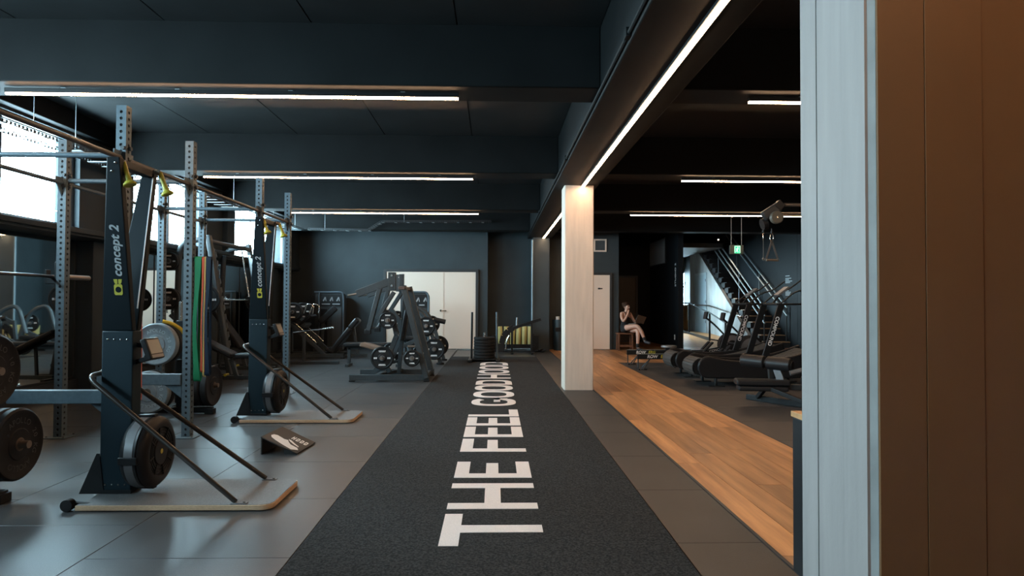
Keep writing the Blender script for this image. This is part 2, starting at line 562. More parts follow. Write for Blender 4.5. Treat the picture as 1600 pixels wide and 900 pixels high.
for (a, b) in ((2.25, 5.3), (5.88, 8.99), (9.50, 12.6), (13.2, 16.2)):
    n = 2
    for k in range(n):
        d = (b - a) / n
        mr = thing('wall_mirror', 'frameless gym mirror on the window wall', 'mirror', (WX, a + d * k, 0.24))
        G().box(0.012, 0.018, .012, d - .012, 0, 1.76).build('mirror_sheet', M_MIRROR, mr)
        fr = G()
        fr.box(0, .024, 0, .012, 0, 1.76).box(0, .024, d - .012, d, 0, 1.76).box(0, .024, 0, d, 1.76, 1.775).box(0, .024, 0, d, -.015, 0)
        fr.build('mirror_frame', M_FRAME, mr)
        mr['label'] = {2.25: 'mirror sheet on the window wall beside the nearest plate tree', 5.88: 'mirror sheet on the window wall behind the racked barbell',
                       9.50: 'mirror sheet on the window wall behind the smith machine', 13.2: 'mirror sheet on the window wall near the leg press'}[a] + (', half nearer the camera' if k == 0 else ', half farther back')
        mr['group'] = 'wall mirrors'
sbox('baseboard_left', WX, WX + 0.05, -3.5, 17.6, 0.0, 0.20, M_FRAME)

# back wall, recess, pier and doors
sbox('wall_back', -5.9, -0.19, 17.65, 17.9, 0, CEIL + .1, M_WALL)
sbox('wall_recess', -0.3, 1.5, 18.2, 18.4, 0, CEIL + .1, M_WALL)
sbox('wall_recess_side', -0.30, -0.19, 17.9, 18.2, 0, CEIL + .1, M_WALL)
sbox('wall_pier', 0.985, 1.41, 17.18, 18.2, 0, 2.93, M_WALL)
sbox('wall_back_right', 1.41, 3.30, 17.65, 17.85, 0, CEIL + .1, M_WALL)
M_WALLK = mat('black_wall_paint', (0.009, 0.0105, 0.0125), 0.6, spec=0.12, bump=(60, 0.05))
sbox('wall_alcove_left', 3.2, 3.30, 17.85, 21.3, 0, CEIL + .1, M_WALLK)
sbox('wall_alcove_back', 3.3, 5.1, 21.2, 21.4, 0, CEIL + .1, M_WALLK)
wst = sbox('wall_studio', 4.98, 5.12, 17.95, 21.2, 0, CEIL + .1, M_WALLK)
sbox('wall_front', -5.9, 12.0, -3.8, -3.6, 0, CEIL + .1, M_WALL)
sbox('wall_right', 10.8, 11.0, -3.6, 29.0, 0, 5.0, M_WALLK)
wtx = sbox('wall_stair', 8.26, 10.8, 17.75, 17.95, 0, CEIL + .1, M_WALLK)
sbox('ceiling_lobby', 5.12, 7.53, 21.5, 29.0, 3.05, 3.2, mat('lobby_soffit', (.10, .10, .10), .7))
sbox('wall_stair_back', 7.53, 8.26, 25.06, 25.18, 0, 6.0, M_WALLK)  # added wall, keeps the end window's light off the stairs
sbox('wall_stairwell', 7.75, 11.0, 28.8, 29.0, 3.2, 6.1, M_WALLK)
sbox('ceiling_stairwell', 5.0, 11.2, 21.5, 29.2, 6.0, 6.1, M_WALLK)
sbox('wall_stairwell_front', 5.0, 11.2, 21.4, 21.5, 3.67, 6.0, M_WALLK)
sbox('wall_stairwell_side', 7.43, 7.53, 21.5, 29.0, 3.05, 6.0, M_WALLK)

# lobby behind the stairs: end wall with a tall window, side walls
sbox('wall_lobby_side', 5.0, 5.12, 21.2, 29.0, 0, 1.0, mat('lobby_plaster', (.5, .49, .47), .7))
sbox('wall_lobby_side_head', 5.0, 5.12, 21.2, 29.0, 2.6, 6.1, MATS['lobby_plaster'])
w = thing('window_7', 'x', 'x'); del w['label'], w['category']; struct(w)  # added unseen window, brings daylight onto the rendered lobby wall
for y in (21.4, 23.0):
    G().box(5.03, 5.09, y - .05, y + .05, 1.0, 2.6).build('window_frame', M_ALU, w)
for a, b in ((21.45, 22.95),):
    G().box(5.055, 5.062, a, b, 1.0, 2.6).build('pane', M_GLASS, w)
portal('window_portal', (4.98, 22.2, 1.8), (0, -PI / 2, 0), 1.6, 1.6)
sbox('wall_lobby_side_pier', 5.0, 5.12, 23.05, 29.0, 1.0, 2.6, MATS['lobby_plaster'])
we = sbox('wall_lobby_end', 5.0, 7.75, 28.8, 29.0, 0, 6.1, MATS['lobby_plaster'])
sbox('wall_lobby_end_base', 7.75, 9.9, 28.8, 29.0, 0, 0.75, MATS['lobby_plaster'])
sbox('wall_lobby_end_right', 9.9, 11.0, 28.8, 29.0, 0, 3.2, MATS['lobby_plaster'])
sbox('wall_lobby_end_head', 7.75, 9.9, 28.8, 29.0, 2.6, 3.2, MATS['lobby_plaster'])
w = thing('window_6', 'x', 'x'); del w['label'], w['category']; struct(w)
fg = G()
fg.box(7.75, 7.81, 28.85, 28.93, .75, 2.6).box(9.84, 9.9, 28.85, 28.93, .75, 2.6).box(7.81, 9.84, 28.85, 28.93, .75, .81).box(7.81, 9.84, 28.85, 28.93, 2.54, 2.6).box(8.2, 8.25, 28.86, 28.92, .81, 2.54)
fg.build('window_frame', M_ALU, w)
G().box(7.81, 9.84, 28.885, 28.892, .81, 2.54).build('pane', M_GLASS, w)
portal('window_portal', (8.82, 29.02, 1.68), (-PI / 2, 0, 0), 2.1, 1.8)

def door(name, x0, x1, y, z1, leaves, parent_m=M_WHITE, handle=None, frame=0.06, facing=-1):
    d = thing(name, 'x', 'x')
    del d['label'], d['category']
    struct(d)
    f = G()
    f.box(x0 - frame, x0, y - .05, y + .02, 0, z1 + frame).box(x1, x1 + frame, y - .05, y + .02, 0, z1 + frame).box(x0, x1, y - .05, y + .02, z1, z1 + frame)
    f.build('door_frame', M_FRAME, d, 0.004)
    w = (x1 - x0) / leaves
    for i in range(leaves):
        G().box(x0 + w * i + .004, x0 + w * (i + 1) - .004, y - .03, y - .002, 0.012, z1 - .004).build('door_leaf', parent_m, d, 0.003)
    return d
d1 = thing('door_1', 'x', 'x'); del d1['label'], d1['category']; struct(d1)
f = G()
for a, b, c, e in ((-2.93, -2.86, 0, 2.11), (-0.50, -0.43, 0, 2.11), (-2.86, -0.50, 2.045, 2.11)):
    f.box(a, b, 17.58, 17.66, c, e)
f.build('door_frame', M_FRAME, d1, 0.004)
G().box(-2.85, -1.375, 17.61, 17.648, .012, 2.04).build('door_leaf', M_WHITE, d1, .003)
G().box(-1.367, -0.505, 17.61, 17.648, .012, 2.04).build('door_leaf', M_WHITE, d1, .003)
G().box(-1.40, -1.345, 17.60, 17.612, .012, 2.04).build('door_astragal', M_WHITE, d1, .002)
h = G().cyl((-1.42, 17.61, 1.02), (-1.42, 17.55, 1.02), .012, 10).cyl((-1.44, 17.555, 1.02), (-1.27, 17.555, 1.02), .010, 10)
h.lathe([(0, 0), (0, .028), (.006, .028), (.006, 0)], (-1.42, 17.605, 1.02), (0, -1, 0), 16)
h.build('door_handle', M_CHROME, d1)
d2 = door('door_2', 2.16, 3.06, 17.65, 1.985, 1)
h = G().cyl((2.74, 17.62, 1.62), (2.86, 17.62, 1.62), .014, 8).box(2.74, 2.80, 17.60, 17.622, 1.60, 1.64)
h.build('door_sign', M_FRAME, d2)
d3 = thing('door_3', 'x', 'x'); del d3['label'], d3['category']; struct(d3)
G().box(3.62, 4.50, 21.15, 21.198, .01, 2.05).build('door_leaf', mat('dark_brown_door', (.06, .042, .03), .5), d3, .003)
f = G().box(3.56, 3.62, 21.12, 21.2, 0, 2.11).box(4.50, 4.56, 21.12, 21.2, 0, 2.11).box(3.62, 4.50, 21.12, 21.2, 2.05, 2.11)
f.build('door_frame', M_FRAME, d3)
h = G().cyl((3.70, 21.15, 1.02), (3.70, 21.09, 1.02), .01, 8).cyl((3.69, 21.09, 1.02), (3.83, 21.09, 1.02), .009, 8)
h.build('door_handle', M_CHROME, d3)

# columns
def column(name, y0, near):
    c = thing(name, 'x', 'x'); del c['label'], c['category']; struct(c)
    x0, x1, y1 = 0.995, (1.455 if near else 1.415), y0 + 0.42
    ch = 0.022
    z1 = 2.929
    def poly(g, pts):
        g.prism(pts, (0, 0, 0), (1, 0, 0), (0, 1, 0), (0, 0, 1), z1)
    if near:
        # board-marked faces: every formwork board slightly out of plane with its neighbour
        core = G(); poly(core, [(x0 + .008, y0 + ch), (x0 + ch, y0 + .008), (x1 - ch, y0 + .008), (x1 - .008, y0 + ch), (x1 - .008, y1 - ch), (x1 - ch, y1 - .008), (x0 + ch, y1 - .008), (x0 + .008, y1 - ch)])
        core.build('column_core', M_CHAMF, c)
        ye = [y0 + ch, y0 + .144, y0 + .292, y1 - ch]
        for i, (a, b) in enumerate(zip(ye, ye[1:])):
            dx = (.0, .0012, -.0008)[i]
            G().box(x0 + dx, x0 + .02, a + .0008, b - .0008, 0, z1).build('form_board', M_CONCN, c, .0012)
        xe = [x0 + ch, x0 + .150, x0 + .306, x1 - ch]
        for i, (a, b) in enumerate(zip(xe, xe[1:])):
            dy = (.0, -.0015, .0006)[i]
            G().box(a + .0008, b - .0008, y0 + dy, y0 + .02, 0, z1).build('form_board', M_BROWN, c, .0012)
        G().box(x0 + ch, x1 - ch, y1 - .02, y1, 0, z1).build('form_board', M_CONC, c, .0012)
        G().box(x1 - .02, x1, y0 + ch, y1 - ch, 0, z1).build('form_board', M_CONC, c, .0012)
    else:
        core = G(); e = .012
        poly(core, [(x0, y0 + e), (x0 + e, y0), (x1 - e, y0), (x1, y0 + e), (x1, y1 - e), (x1 - e, y1), (x0 + e, y1), (x0, y1 - e)])
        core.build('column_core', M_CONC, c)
    return c
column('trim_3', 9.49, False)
column('trim_4', 1.737, True)

# ------------------------------------------------------------------ LED strips
def led_strip(p, length, along, hangers, label, z=2.94, group=None, flush=False):
    t = thing('linear_led_light', label, 'light', p, 0 if along == 'x' else PI / 2, group)
    L = length
    if flush:
        G().box(0, L, -.032, .032, .004, .028).build('housing', M_BLACK, t, .002)
        G().box(.006, L - .006, -.019, .019, -.003, .010).build('diffuser', M_LED, t)
    else:
        G().box(0, L, -.02, .02, .022, .060).build('housing', M_BLACK, t, .002)
        G().box(.004, L - .004, -.013, .013, .008, .024).build('diffuser', M_LED, t)
        for k in range(hangers):
            x = L * (k + .5) / hangers
            h = G().cyl((x, 0, .06), (x, 0, 3.004 - z), .004, 6).box(x - .018, x + .018, -.012, .012, .055, .068)
            h.build('hanger', M_GALV, t)
    return t
GL = 'suspended LED strips over the free weights'
led_strip((-4.03, 5.55, 2.935), 3.72, 'x', 4, 'long suspended LED strip over the near end of the rig', 2.935, GL)
led_strip((-4.00, 9.20, 2.935), 3.69, 'x', 4, 'long suspended LED strip under the second cross beam, middle one of three', 2.935, GL)
led_strip((-3.95, 12.85, 2.935), 3.63, 'x', 4, 'long suspended LED strip nearest the white double doors', 2.935, GL)
GR = 'suspended LED strips over the cardio side'
led_strip((2.14, 5.55, 2.935), 3.6, 'x', 4, 'short visible LED strip touching the near column, right of the walkway', 2.935, GR)
led_strip((2.60, 9.20, 2.935), 3.6, 'x', 4, 'LED strip above the treadmills, under the second cross beam', 2.935, GR)
led_strip((2.63, 12.85, 2.935), 3.6, 'x', 4, 'LED strip behind the hanging cable handles on the cardio side', 2.935, GR)
led_strip((2.14, 1.93, 2.935), 3.6, 'x', 4, 'suspended LED strip overhead behind the camera, right side', 2.935, GR)  # added out of view to light the near column's brown front
GB = 'LED strips along the underside of the long beam'
for y, lab in ((-1.98, 'LED strip under the long beam in front of the near column'), (2.06, 'bright LED strip under the long beam, length nearest the camera'), (5.76, 'bright LED strip under the long beam running up to the white column'),  # first strip is added out of view to light the brown column front
               (9.93, 'LED strip under the long beam just behind the white column'), (13.66, 'LED strip under the long beam, far length ending at the dark pier')):
    led_strip((1.255, y, 2.905), 3.70 if y < 13 else 3.5, 'y', 0, lab, 2.905, GB, True)

# ------------------------------------------------------------------ turf with lettering
turf = thing('turf_track', 'black artificial turf lane lettered THE FEEL GOOD HOOD in white', 'turf', (0, 0, 0))
G().box(-0.985, 0.948, -1.5, 15.22, -0.013, 0.006).build('turf_strip', M_TURF, turf, .004)
XT, XB = -0.283, 0.268           # tops of the letters point to the left
def letter(ch, y0, y1):
    """letter in a unit cell: a = reading direction 0..1 along Y, b = height 0 (bottom) .. 1 (top)"""
    g = G()
    W, Hh = y1 - y0, XB - XT
    def P(a, b):
        return (XB - b * Hh, y0 + a * W)
    def rect(a0, a1, b0, b1):
        (xa, ya), (xb, yb) = P(a0, b0), P(a1, b1)
        g.box(min(xa, xb), max(xa, xb), ya, yb, .0055, .0085)
    s = 0.115 / W          # stroke in reading direction
    s = min(.30, s if ch != 'T' else s)
    k = 0.185                     # stroke in height
    if ch == 'T':
        rect(0, 1, 1 - k, 1); rect(.5 - s / 2, .5 + s / 2, 0, 1 - k)
    elif ch == 'H':
        rect(0, s, 0, 1); rect(1 - s, 1, 0, 1); rect(s, 1 - s, .5 - k / 2, .5 + k / 2)
    elif ch in 'EF':
        rect(0, s, 0, 1); rect(s, 1, 1 - k, 1); rect(s, .9, .5 - k / 2 + .02, .5 + k / 2)
        if ch == 'E':
            rect(s, 1, 0, k)
    elif ch == 'L':
        rect(0, s, 0, 1); rect(s, 1, 0, k)
    else:
        N = 28
        def ring(fo, fi, closed=True):
            vo = [P(*p) for p in fo]; vi = [P(*p) for p in fi]
            n = len(vo)
            v = []
            for z in (.0055, .0085):
                v += [(x, y, z) for x, y in vo] + [(x, y, z) for x, y in vi]
            f = []
            for i in range(n if closed else n - 1):
                j = (i + 1) % n
                f += [(2 * n + i, 2 * n + j, 3 * n + j, 3 * n + i), (i, j, n + j, n + i), (i, j, 2 * n + j, 2 * n + i), (n + i, n + j, 3 * n + j, 3 * n + i)]
            if not closed:
                f += [(0, n, 3 * n, 2 * n), (n - 1, 2 * n - 1, 4 * n - 1, 3 * n - 1)]
            g.add(v, f)
        def sup(t, ax, bx):
            c, d = math.cos(t), math.sin(t)
            e = 0.75
            return (.5 + ax * math.copysign(abs(c) ** e, c), .5 + bx * math.copysign(abs(d) ** e, d))
        if ch == 'O':
            T = [2 * PI * i / N for i in range(N)]
            ring([sup(t, .5, .5) for t in T], [sup(t, .5 - s, .5 - k) for t in T])
        elif ch == 'D':
            T = [-PI / 2 + PI * i / N for i in range(N + 1)]
            o = [(max(0, (a - .0)), b) for a, b in [(sup(t, .5, .5)) for t in T]]
            o = [(0, 0)] + o + [(0, 1)]
            i_ = [(s, k)] + [(max(s, a), b) for a, b in [sup(t, .5 - s, .5 - k) for t in T]] + [(s, 1 - k)]
            ring(o, i_)
        elif ch == 'G':
            T = [PI * .2 + (PI * 1.62) * i / N for i in range(N + 1)]
            ring([sup(t, .5, .5) for t in T], [sup(t, .5 - s, .5 - k) for t in T], False)
            rect(.52, 1, .5 - k * .8, .5); rect(1 - s, 1, .18, .5)
    return g.build('letter', M_LETTER, turf)
LETTERS = (('T', 3.424, 3.934), ('H', 4.03, 4.592), ('E', 4.74, 5.21), ('F', 5.563, 6.08), ('E', 6.164, 6.664), ('E', 6.733, 7.214), ('L', 7.27, 7.725),
           ('G', 8.01, 8.62), ('O', 8.69, 9.33), ('O', 9.38, 9.98), ('D', 10.05, 10.63), ('H', 10.87, 11.50), ('O', 11.62, 12.26), ('O', 12.35, 12.99), ('D', 13.09, 13.78))
for ch, a, b in LETTERS:
    letter(ch, a, b)

# ====== MARK2

# ================================================================== SKI ERGS
def ski_erg(loc, label):
    t = thing('ski_machine', label, 'ski machine', loc, 0, 'ski machines with floor stands')
    # floor stand: plywood board with grip top
    def rounded(x0, x1, y0, y1, r, n=6):
        p = [(x0, y0)]
        for k in range(n + 1):
            a = -PI / 2 + PI / 2 * k / n
            p.append((x1 - r + r * math.cos(a), y0 + r + r * math.sin(a)))
        for k in range(n + 1):
            a = PI / 2 * k / n
            p.append((x1 - r + r * math.cos(a), y1 - r + r * math.sin(a)))
        p.append((x0, y1))
        return p
    pl = G(); pl.prism(rounded(-.15, 1.0, -.295, .295, .07), (0, 0, .006), (1, 0, 0), (0, 1, 0), (0, 0, 1), .030)
    pb = pl.build('platform', M_PLY, t, .002)
    gt = G(); gt.prism(rounded(-.145, .995, -.290, .290, .068), (0, 0, .0355), (1, 0, 0), (0, 1, 0), (0, 0, 1), .003)
    gt.build('grip_sheet', M_GRIT, pb)
    for x, y in ((-.1, -.24), (.92, -.22), (-.1, .24), (.92, .22)):
        G().box(x - .03, x + .03, y - .03, y + .03, 0, .0065).build('rubber_foot', M_PLASTIC, pb)
    for s in (-1, 1):
        g = G().cyl((-.20, s * .30, .036), (-.20, s * .255, .036), .035, 16).cyl((-.235, s * .278, .036), (-.20, s * .278, .036), .012, 8)
        g.build('wheel', M_PLASTIC, t)
        G().bar((-.21, s * .25, .036), (-.08, s * .25, .022), .03, .03).build('wheel_bracket', M_BLACK, t, .003)
        gs = G(); gs.prism([(-.27, .040), (.05, .040), (.05, .062), (-.12, .062), (-.148, .29), (-.165, .29)], (0, s * .0565, 0), (1, 0, 0), (0, 0, 1), (0, s, 0), .006)
        gs.build('gusset', M_BLACK, t)
    # lower casing and the two arms of the V
    G().box(-.150, .045, -.055, .055, .039, 1.06).build('lower_casing', mat('blue_black_casing', (.0085, .019, .026), .5, spec=.15), t, .008)
    for s in (-1, 1):
        b = [(-.152, s * .006), (.040, s * .006), (.040, s * .0545), (-.152, s * .0545)]
        u = [(-.037, s * .182), (.041, s * .182), (.041, s * .232), (-.037, s * .232)]
        a = G().add([(x, y, 1.06) for x, y in b] + [(x, y, 2.125) for x, y in u], [(3, 2, 1, 0), (4, 5, 6, 7), (0, 1, 5, 4), (1, 2, 6, 5), (2, 3, 7, 6), (3, 0, 4, 7)])
        arm = a.build('arm', M_SKI, t, .006)
        if s > 0:
            G().bar((.036, .008, 1.20), (.038, .172, 2.07), .006, .006).build('cord', M_PRINT, arm)
        # handle hanging at the top front of the arm
        hd = G()
        hd.lathe([(0, 0), (0, .014), (.03, .016), (.08, .014), (.125, .020), (.140, .036), (.150, .040), (.156, .036), (.156, 0)], (.030 if s < 0 else .085, s * .170, 2.105), (.34, s * .06, -1), 16)
        hn = hd.build('handle', M_YELLOW, t)
        G().cyl((.0 if s < 0 else .05, s * .170, 2.11), (.04 if s < 0 else .09, s * .170, 2.10), .018, 10).build('handle_plug', M_KNURL, hn)
    G().box(-.030, .034, -.182, .182, 2.075, 2.122).build('top_crossbar', M_BLACK, t, .004)
    for x, z in ((-.010, 2.04), (.015, 2.09)):
        G().sphere((x, -.2325 + (2.125 - z) * .167, z), .008, 8, 6).build('arm_bolt', M_CHROME, t)
    for z in (1.005, .095):
        for i in range(4):
            G().sphere((-.112 + .040 * i, -.0555, z), .0062, 8, 6).build('rivet', M_CHROME, t)
    # flywheel on the user side
    fw = thing('flywheel', '', '', (-.040, 0, .018)); del fw['label'], fw['category']; fw.parent = t
    fw.scale = (.74, .90, .90)
    G().lathe([(.12, 0), (.12, .22), (.14, .238), (.168, .243), (.168, 0)], (0, 0, .305), (1, 0, 0), 40).build('back_shell', M_PLASTIC, fw)
    G().lathe([(.166, .20), (.166, .240), (.170, .246), (.238, .246), (.242, .240), (.242, .2)], (0, 0, .305), (1, 0, 0), 40).build('gunmetal_band', M_GUN, fw)
    G().lathe([(.24, .2), (.24, .244), (.262, .248), (.268, .238), (.275, .248), (.300, .243), (.325, .222), (.338, .195), (.336, .172), (.322, .165), (.322, 0)], (0, 0, .305), (1, 0, 0), 40).build('cage_shell', M_PLASTIC, fw)
    for r in (.155, .135, .115):
        G().lathe([(.322, r - .005), (.329, r - .004), (.329, r + .004), (.322, r + .005)], (0, 0, .305), (1, 0, 0), 32).build('vent_ring', M_BLACK, fw)
    G().lathe([(.320, .095), (.334, .09), (.334, 0)], (0, 0, .305), (1, 0, 0), 32).build('hub_cover', M_PLASTIC, fw)
    G().lathe([(.333, .012), (.336, .018), (.3365, .010), (.3365, 0)], (0, 0, .305), (1, 0, 0), 10).build('hub_logo', M_YELLOW, fw)
    for k in range(8):
        an = 2 * PI * k / 8 + .2
        G().bar((.327, .10 * math.cos(an), .305 + .10 * math.sin(an)), (.334, .175 * math.cos(an), .305 + .175 * math.sin(an)), .012, .006).build('vent_spoke', M_BLACK, fw)
    for an in (PI * .5, PI * 1.02, PI * 1.5):
        c, s_ = math.cos(an), math.sin(an)
        G().bar((.130, .248 * c, .305 + .248 * s_), (.285, .252 * c, .305 + .252 * s_), .05, .018, (0, c, s_)).build('cage_clip', M_PLASTIC, fw, .004)
    # damper lever, monitor on its arm
    mo = G().box(-.018, .018, -.085, .085, -.07, .07)
    me = mo.mesh('monitor', M_PLASTIC, .008)
    ma = thing('monitor', '', '', (.155, -.03, .945)); del ma['label'], ma['category']; ma.parent = t
    ma.rotation_euler = (0, math.radians(-20), 0)
    link('monitor_case', me, ma)
    G().box(.0182, .0195, -.07, .07, -.035, .055).build('monitor_screen', mat('lcd_grey', (.16, .17, .15), .3), ma)
    G().box(.0182, .0200, -.07, .07, -.062, -.042).build('monitor_buttons', M_GUN, ma)
    G().bar((.04, 0, .86), (.145, -.01, .89), .03, .03).cyl((.13, -.05, .893), (.13, .03, .893), .02, 10).bar((.04, 0, .97), (.14, 0, .95), .02, .03).build('monitor_arm', M_BLACK, t, .003)
    # U-shaped floor brace that wraps the back of the casing
    ub = G().tube([(.78, -.265, .048), (-.185, -.150, .785), (-.185, .150, .785), (.78, .265, .048)], .0155, 12, .10, 8)
    ub.build('brace_tube', mat('brown_black_tube', (.030, .024, .020), .32, metal=.3), t)
    for s in (-1, 1):
        G().box(.755, .85, s * .268 - .02, s * .268 + .02, .0385, .045).cyl((.83, s * .268, .045), (.83, s * .268, .052), .009, 8).build('brace_foot', M_GUN, t, .002)
    # wordmark up the side of the arm and the yellow mark below it
    def sy(z):
        return -.0545 - .1667 * (z - 1.06)
    r = Vector((0, -.1667, 1))
    text('wordmark', 'concept 2', .078, M_GPRINT, t, (-.022, sy(1.555) - .0012, 1.555), r, (-1, 0, 0), shear=.25, offset=.0018, ext=.0008, space=1.02)
    lg = G()
    n = Vector((0, -1, -.1667)).normalized()
    c0 = Vector((-.026, sy(1.318) - .0012, 1.318))
    rn = r.normalized()
    N = 24
    for k in range(N):
        q = []
        for kk in (k, k + 1):
            a = 2 * PI * kk / N
            c, d = math.cos(a), math.sin(a)
            m_ = max(abs(c) / .034, abs(d) / .026)
            rr = min(1 / m_, .040)
            q.append(((rr * c, rr * d), (.019 * c, .019 * d)))
        lg.prism([q[0][0], q[1][0], q[1][1], q[0][1]], c0, rn, Vector((-1, 0, 0)), n, .0008)
    for side in (-1, 1):
        lg.prism([(.036, side * .003), (.066, side * .003), (.066, side * .026), (.046, side * .022), (.036, side * .016)], c0, rn, Vector((-1, 0, 0)), n, .0008)
    lg.build('logo_mark', M_YELLOW, t)
    return t
ski_erg((-2.325, 4.32, 0), 'black ski machine nearest the camera, lettered concept 2, left of the turf')
ski_erg((-2.455, 7.19, 0), 'black ski machine farther back behind the small wedge sign')

# ================================================================== RIG
RX_F, RX_B = -2.82, -3.97
RY = (3.30, 5.10, 6.22, 8.03, 9.12)
def upright_mesh(h=2.72, s=.0375, pitch=.05, r=.0125):
    g = G()
    n = int(h / pitch)
    for k in range(4):
        a = k * PI / 2
        nx, ny = math.cos(a), math.sin(a)
        tx, ty = -ny, nx
        for i in range(n):
            z0 = i * pitch
            z1 = z0 + pitch if i < n - 1 else h
            zc = z0 + pitch / 2
            def pt(u, z, d):
                return (nx * d + tx * u, ny * d + ty * u, z)
            ob = [(-s, z0), (0, z0), (s, z0), (s, zc), (s, z1), (0, z1), (-s, z1), (-s, zc)]
            oc = [(r * math.cos(-3 * PI / 4 + q * PI / 4), zc + r * math.sin(-3 * PI / 4 + q * PI / 4)) for q in range(8)]
            v = [pt(u, z, s) for u, z in ob] + [pt(u, z, s) for u, z in oc] + [pt(u, z, s - .005) for u, z in oc]
            f = []
            for q in range(8):
                q2 = (q + 1) % 8
                f += [(q, q2, 8 + q2, 8 + q), (8 + q, 8 + q2, 16 + q2, 16 + q)]
            g.add(v, f)
    g.box(-s, s, -s, s, h, h + .004)
    me = bpy.data.meshes.new('upright')
    me.from_pydata(g.v, [], g.f)
    me.materials.append(M_STEEL)
    return me
rig = thing('power_rig', 'tall perforated blue grey steel rig with pull-up bars behind the ski machines', 'rig', (RX_F, RY[1], 0))
um = upright_mesh()
um_in = G().box(-.031, .031, -.031, .031, .002, 2.716).mesh('inner_sleeve', mat('post_inside', (.004, .005, .006), .8))  # black core stands in for the shade inside the post holes
bp = G().box(-.10, .10, -.10, .10, .0, .008).mesh('base_plate', M_STEEL, .002)
bolt = G()
for x in (-.075, .075):
    for y in (-.075, .075):
        bolt.cyl((x, y, .008), (x, y, .018), .009, 8)
bolt = bolt.mesh('anchor_bolts', M_CHROME)
RO = Vector((RX_F, RY[1], 0))
def rl(x, y, z=0):
    return Vector((x, y, z)) - RO
for x in (RX_F, RX_B):
    for y in RY:
        u = link('upright', um, rig)
        u.location = rl(x, y)
        link('inner_sleeve', um_in, u)
        b = link('base_plate', bp, u)
        link('anchor_bolts', bolt, b)['kind'] = 'stuff'
    for a, b in zip(RY, RY[1:]):
        G().cyl(rl(x, a + .04, 2.325), rl(x, b - .04, 2.325), .0185, 14).build('pull_up_bar', mat('worn_bar_steel', (.060, .052, .046), .45) if x == RX_F else M_STEEL, rig)
    for y in RY[1:]:
        for s in (-1, 1):
            g = G(); g.prism([(.0375, 2.375), (.13, 2.375), (.13, 2.335), (.0375, 2.20)], rl(x - .004, y, 0), (0, s, 0), (0, 0, 1), (1, 0, 0), .008)
            g.build('gusset_bracket', M_STEEL, rig)
        bl = G()
        for z in (2.30, 2.40):
            bl.cyl(rl(x + .02, y - .037, z), rl(x + .02, y - .054, z), .016, 6)
            bl.cyl(rl(x + .037, y, z), rl(x + .062, y, z), .016, 6)
        bl.build('bracket_bolts', M_DARKST, rig)['kind'] = 'stuff'
for y in RY:
    G().cyl(rl(RX_B + .04, y, 2.35), rl(RX_F - .04, y, 2.35), .0205, 14).build('crossmember', M_STEEL, rig)
for y in (RY[1], RY[2]):
    sa = G().bar(rl(RX_F - .045, y - .02, .53), rl(RX_F - .80, y - .02, .53), .07, .10)
    s_ = sa.build('spotter_arm', M_STEEL, rig, .006)
    g = G(); g.prism([(-.045, .48), (-.20, .48), (-.045, .36)], rl(RX_F, y - .03, 0), (1, 0, 0), (0, 0, 1), (0, 1, 0), .02)
    g.build('arm_gusset', M_STEEL, s_)
    G().tube([rl(RX_F - .79, y - .02, .575), rl(RX_F - .79, y - .02, .61), rl(RX_F - .72, y - .02, .62)], .007, 6, .02).build('arm_pin', M_CHROME, s_)
for y in (RY[1], RY[2]):
    j = G().box(RX_B - .13 - RX_F, RX_B - .0385 - RX_F, y - .03 - RY[1], y + .03 - RY[1], 1.40, 1.455).box(RX_B - .145 - RX_F, RX_B - .128 - RX_F, y - .03 - RY[1], y + .03 - RY[1], 1.40, 1.53)
    j.box(RX_B - .055 - RX_F, RX_B - .0385 - RX_F, y - .035 - RY[1], y + .035 - RY[1], 1.36, 1.60)
    j.build('j_hook', M_BLACK, rig, .004)
# band pegs
G().cyl(rl(RX_F + .038, RY[2], 1.645), rl(RX_F + .20, RY[2], 1.645), .011, 10).build('band_peg', M_DARKST, rig)
G().cyl(rl(RX_F + .038, RY[1], 1.645), rl(RX_F + .20, RY[1], 1.645), .011, 10).build('band_peg', M_DARKST, rig)

def barbell(loc, rz, label, length=2.2, sleeve=.415, bare=M_BAR):
    t = thing('barbell', label, 'barbell', loc, rz)
    h = length / 2
    G().cyl((-h + sleeve, 0, 0), (h - sleeve, 0, 0), .014, 14).build('shaft', bare, t)
    for s in (-1, 1):
        a = h - sleeve
        G().lathe([(a - .03, 0), (a - .03, .036), (a, .036), (a, .025), (h, .025), (h + .003, .02), (h + .003, 0)], (0, 0, 0), (s, 0, 0), 20).build('sleeve', M_KNURL, t)
    return t
barbell((RX_B - .092, 5.66, 1.4702), PI / 2, 'racked barbell on the hooks of the rig beside the mirror wall')

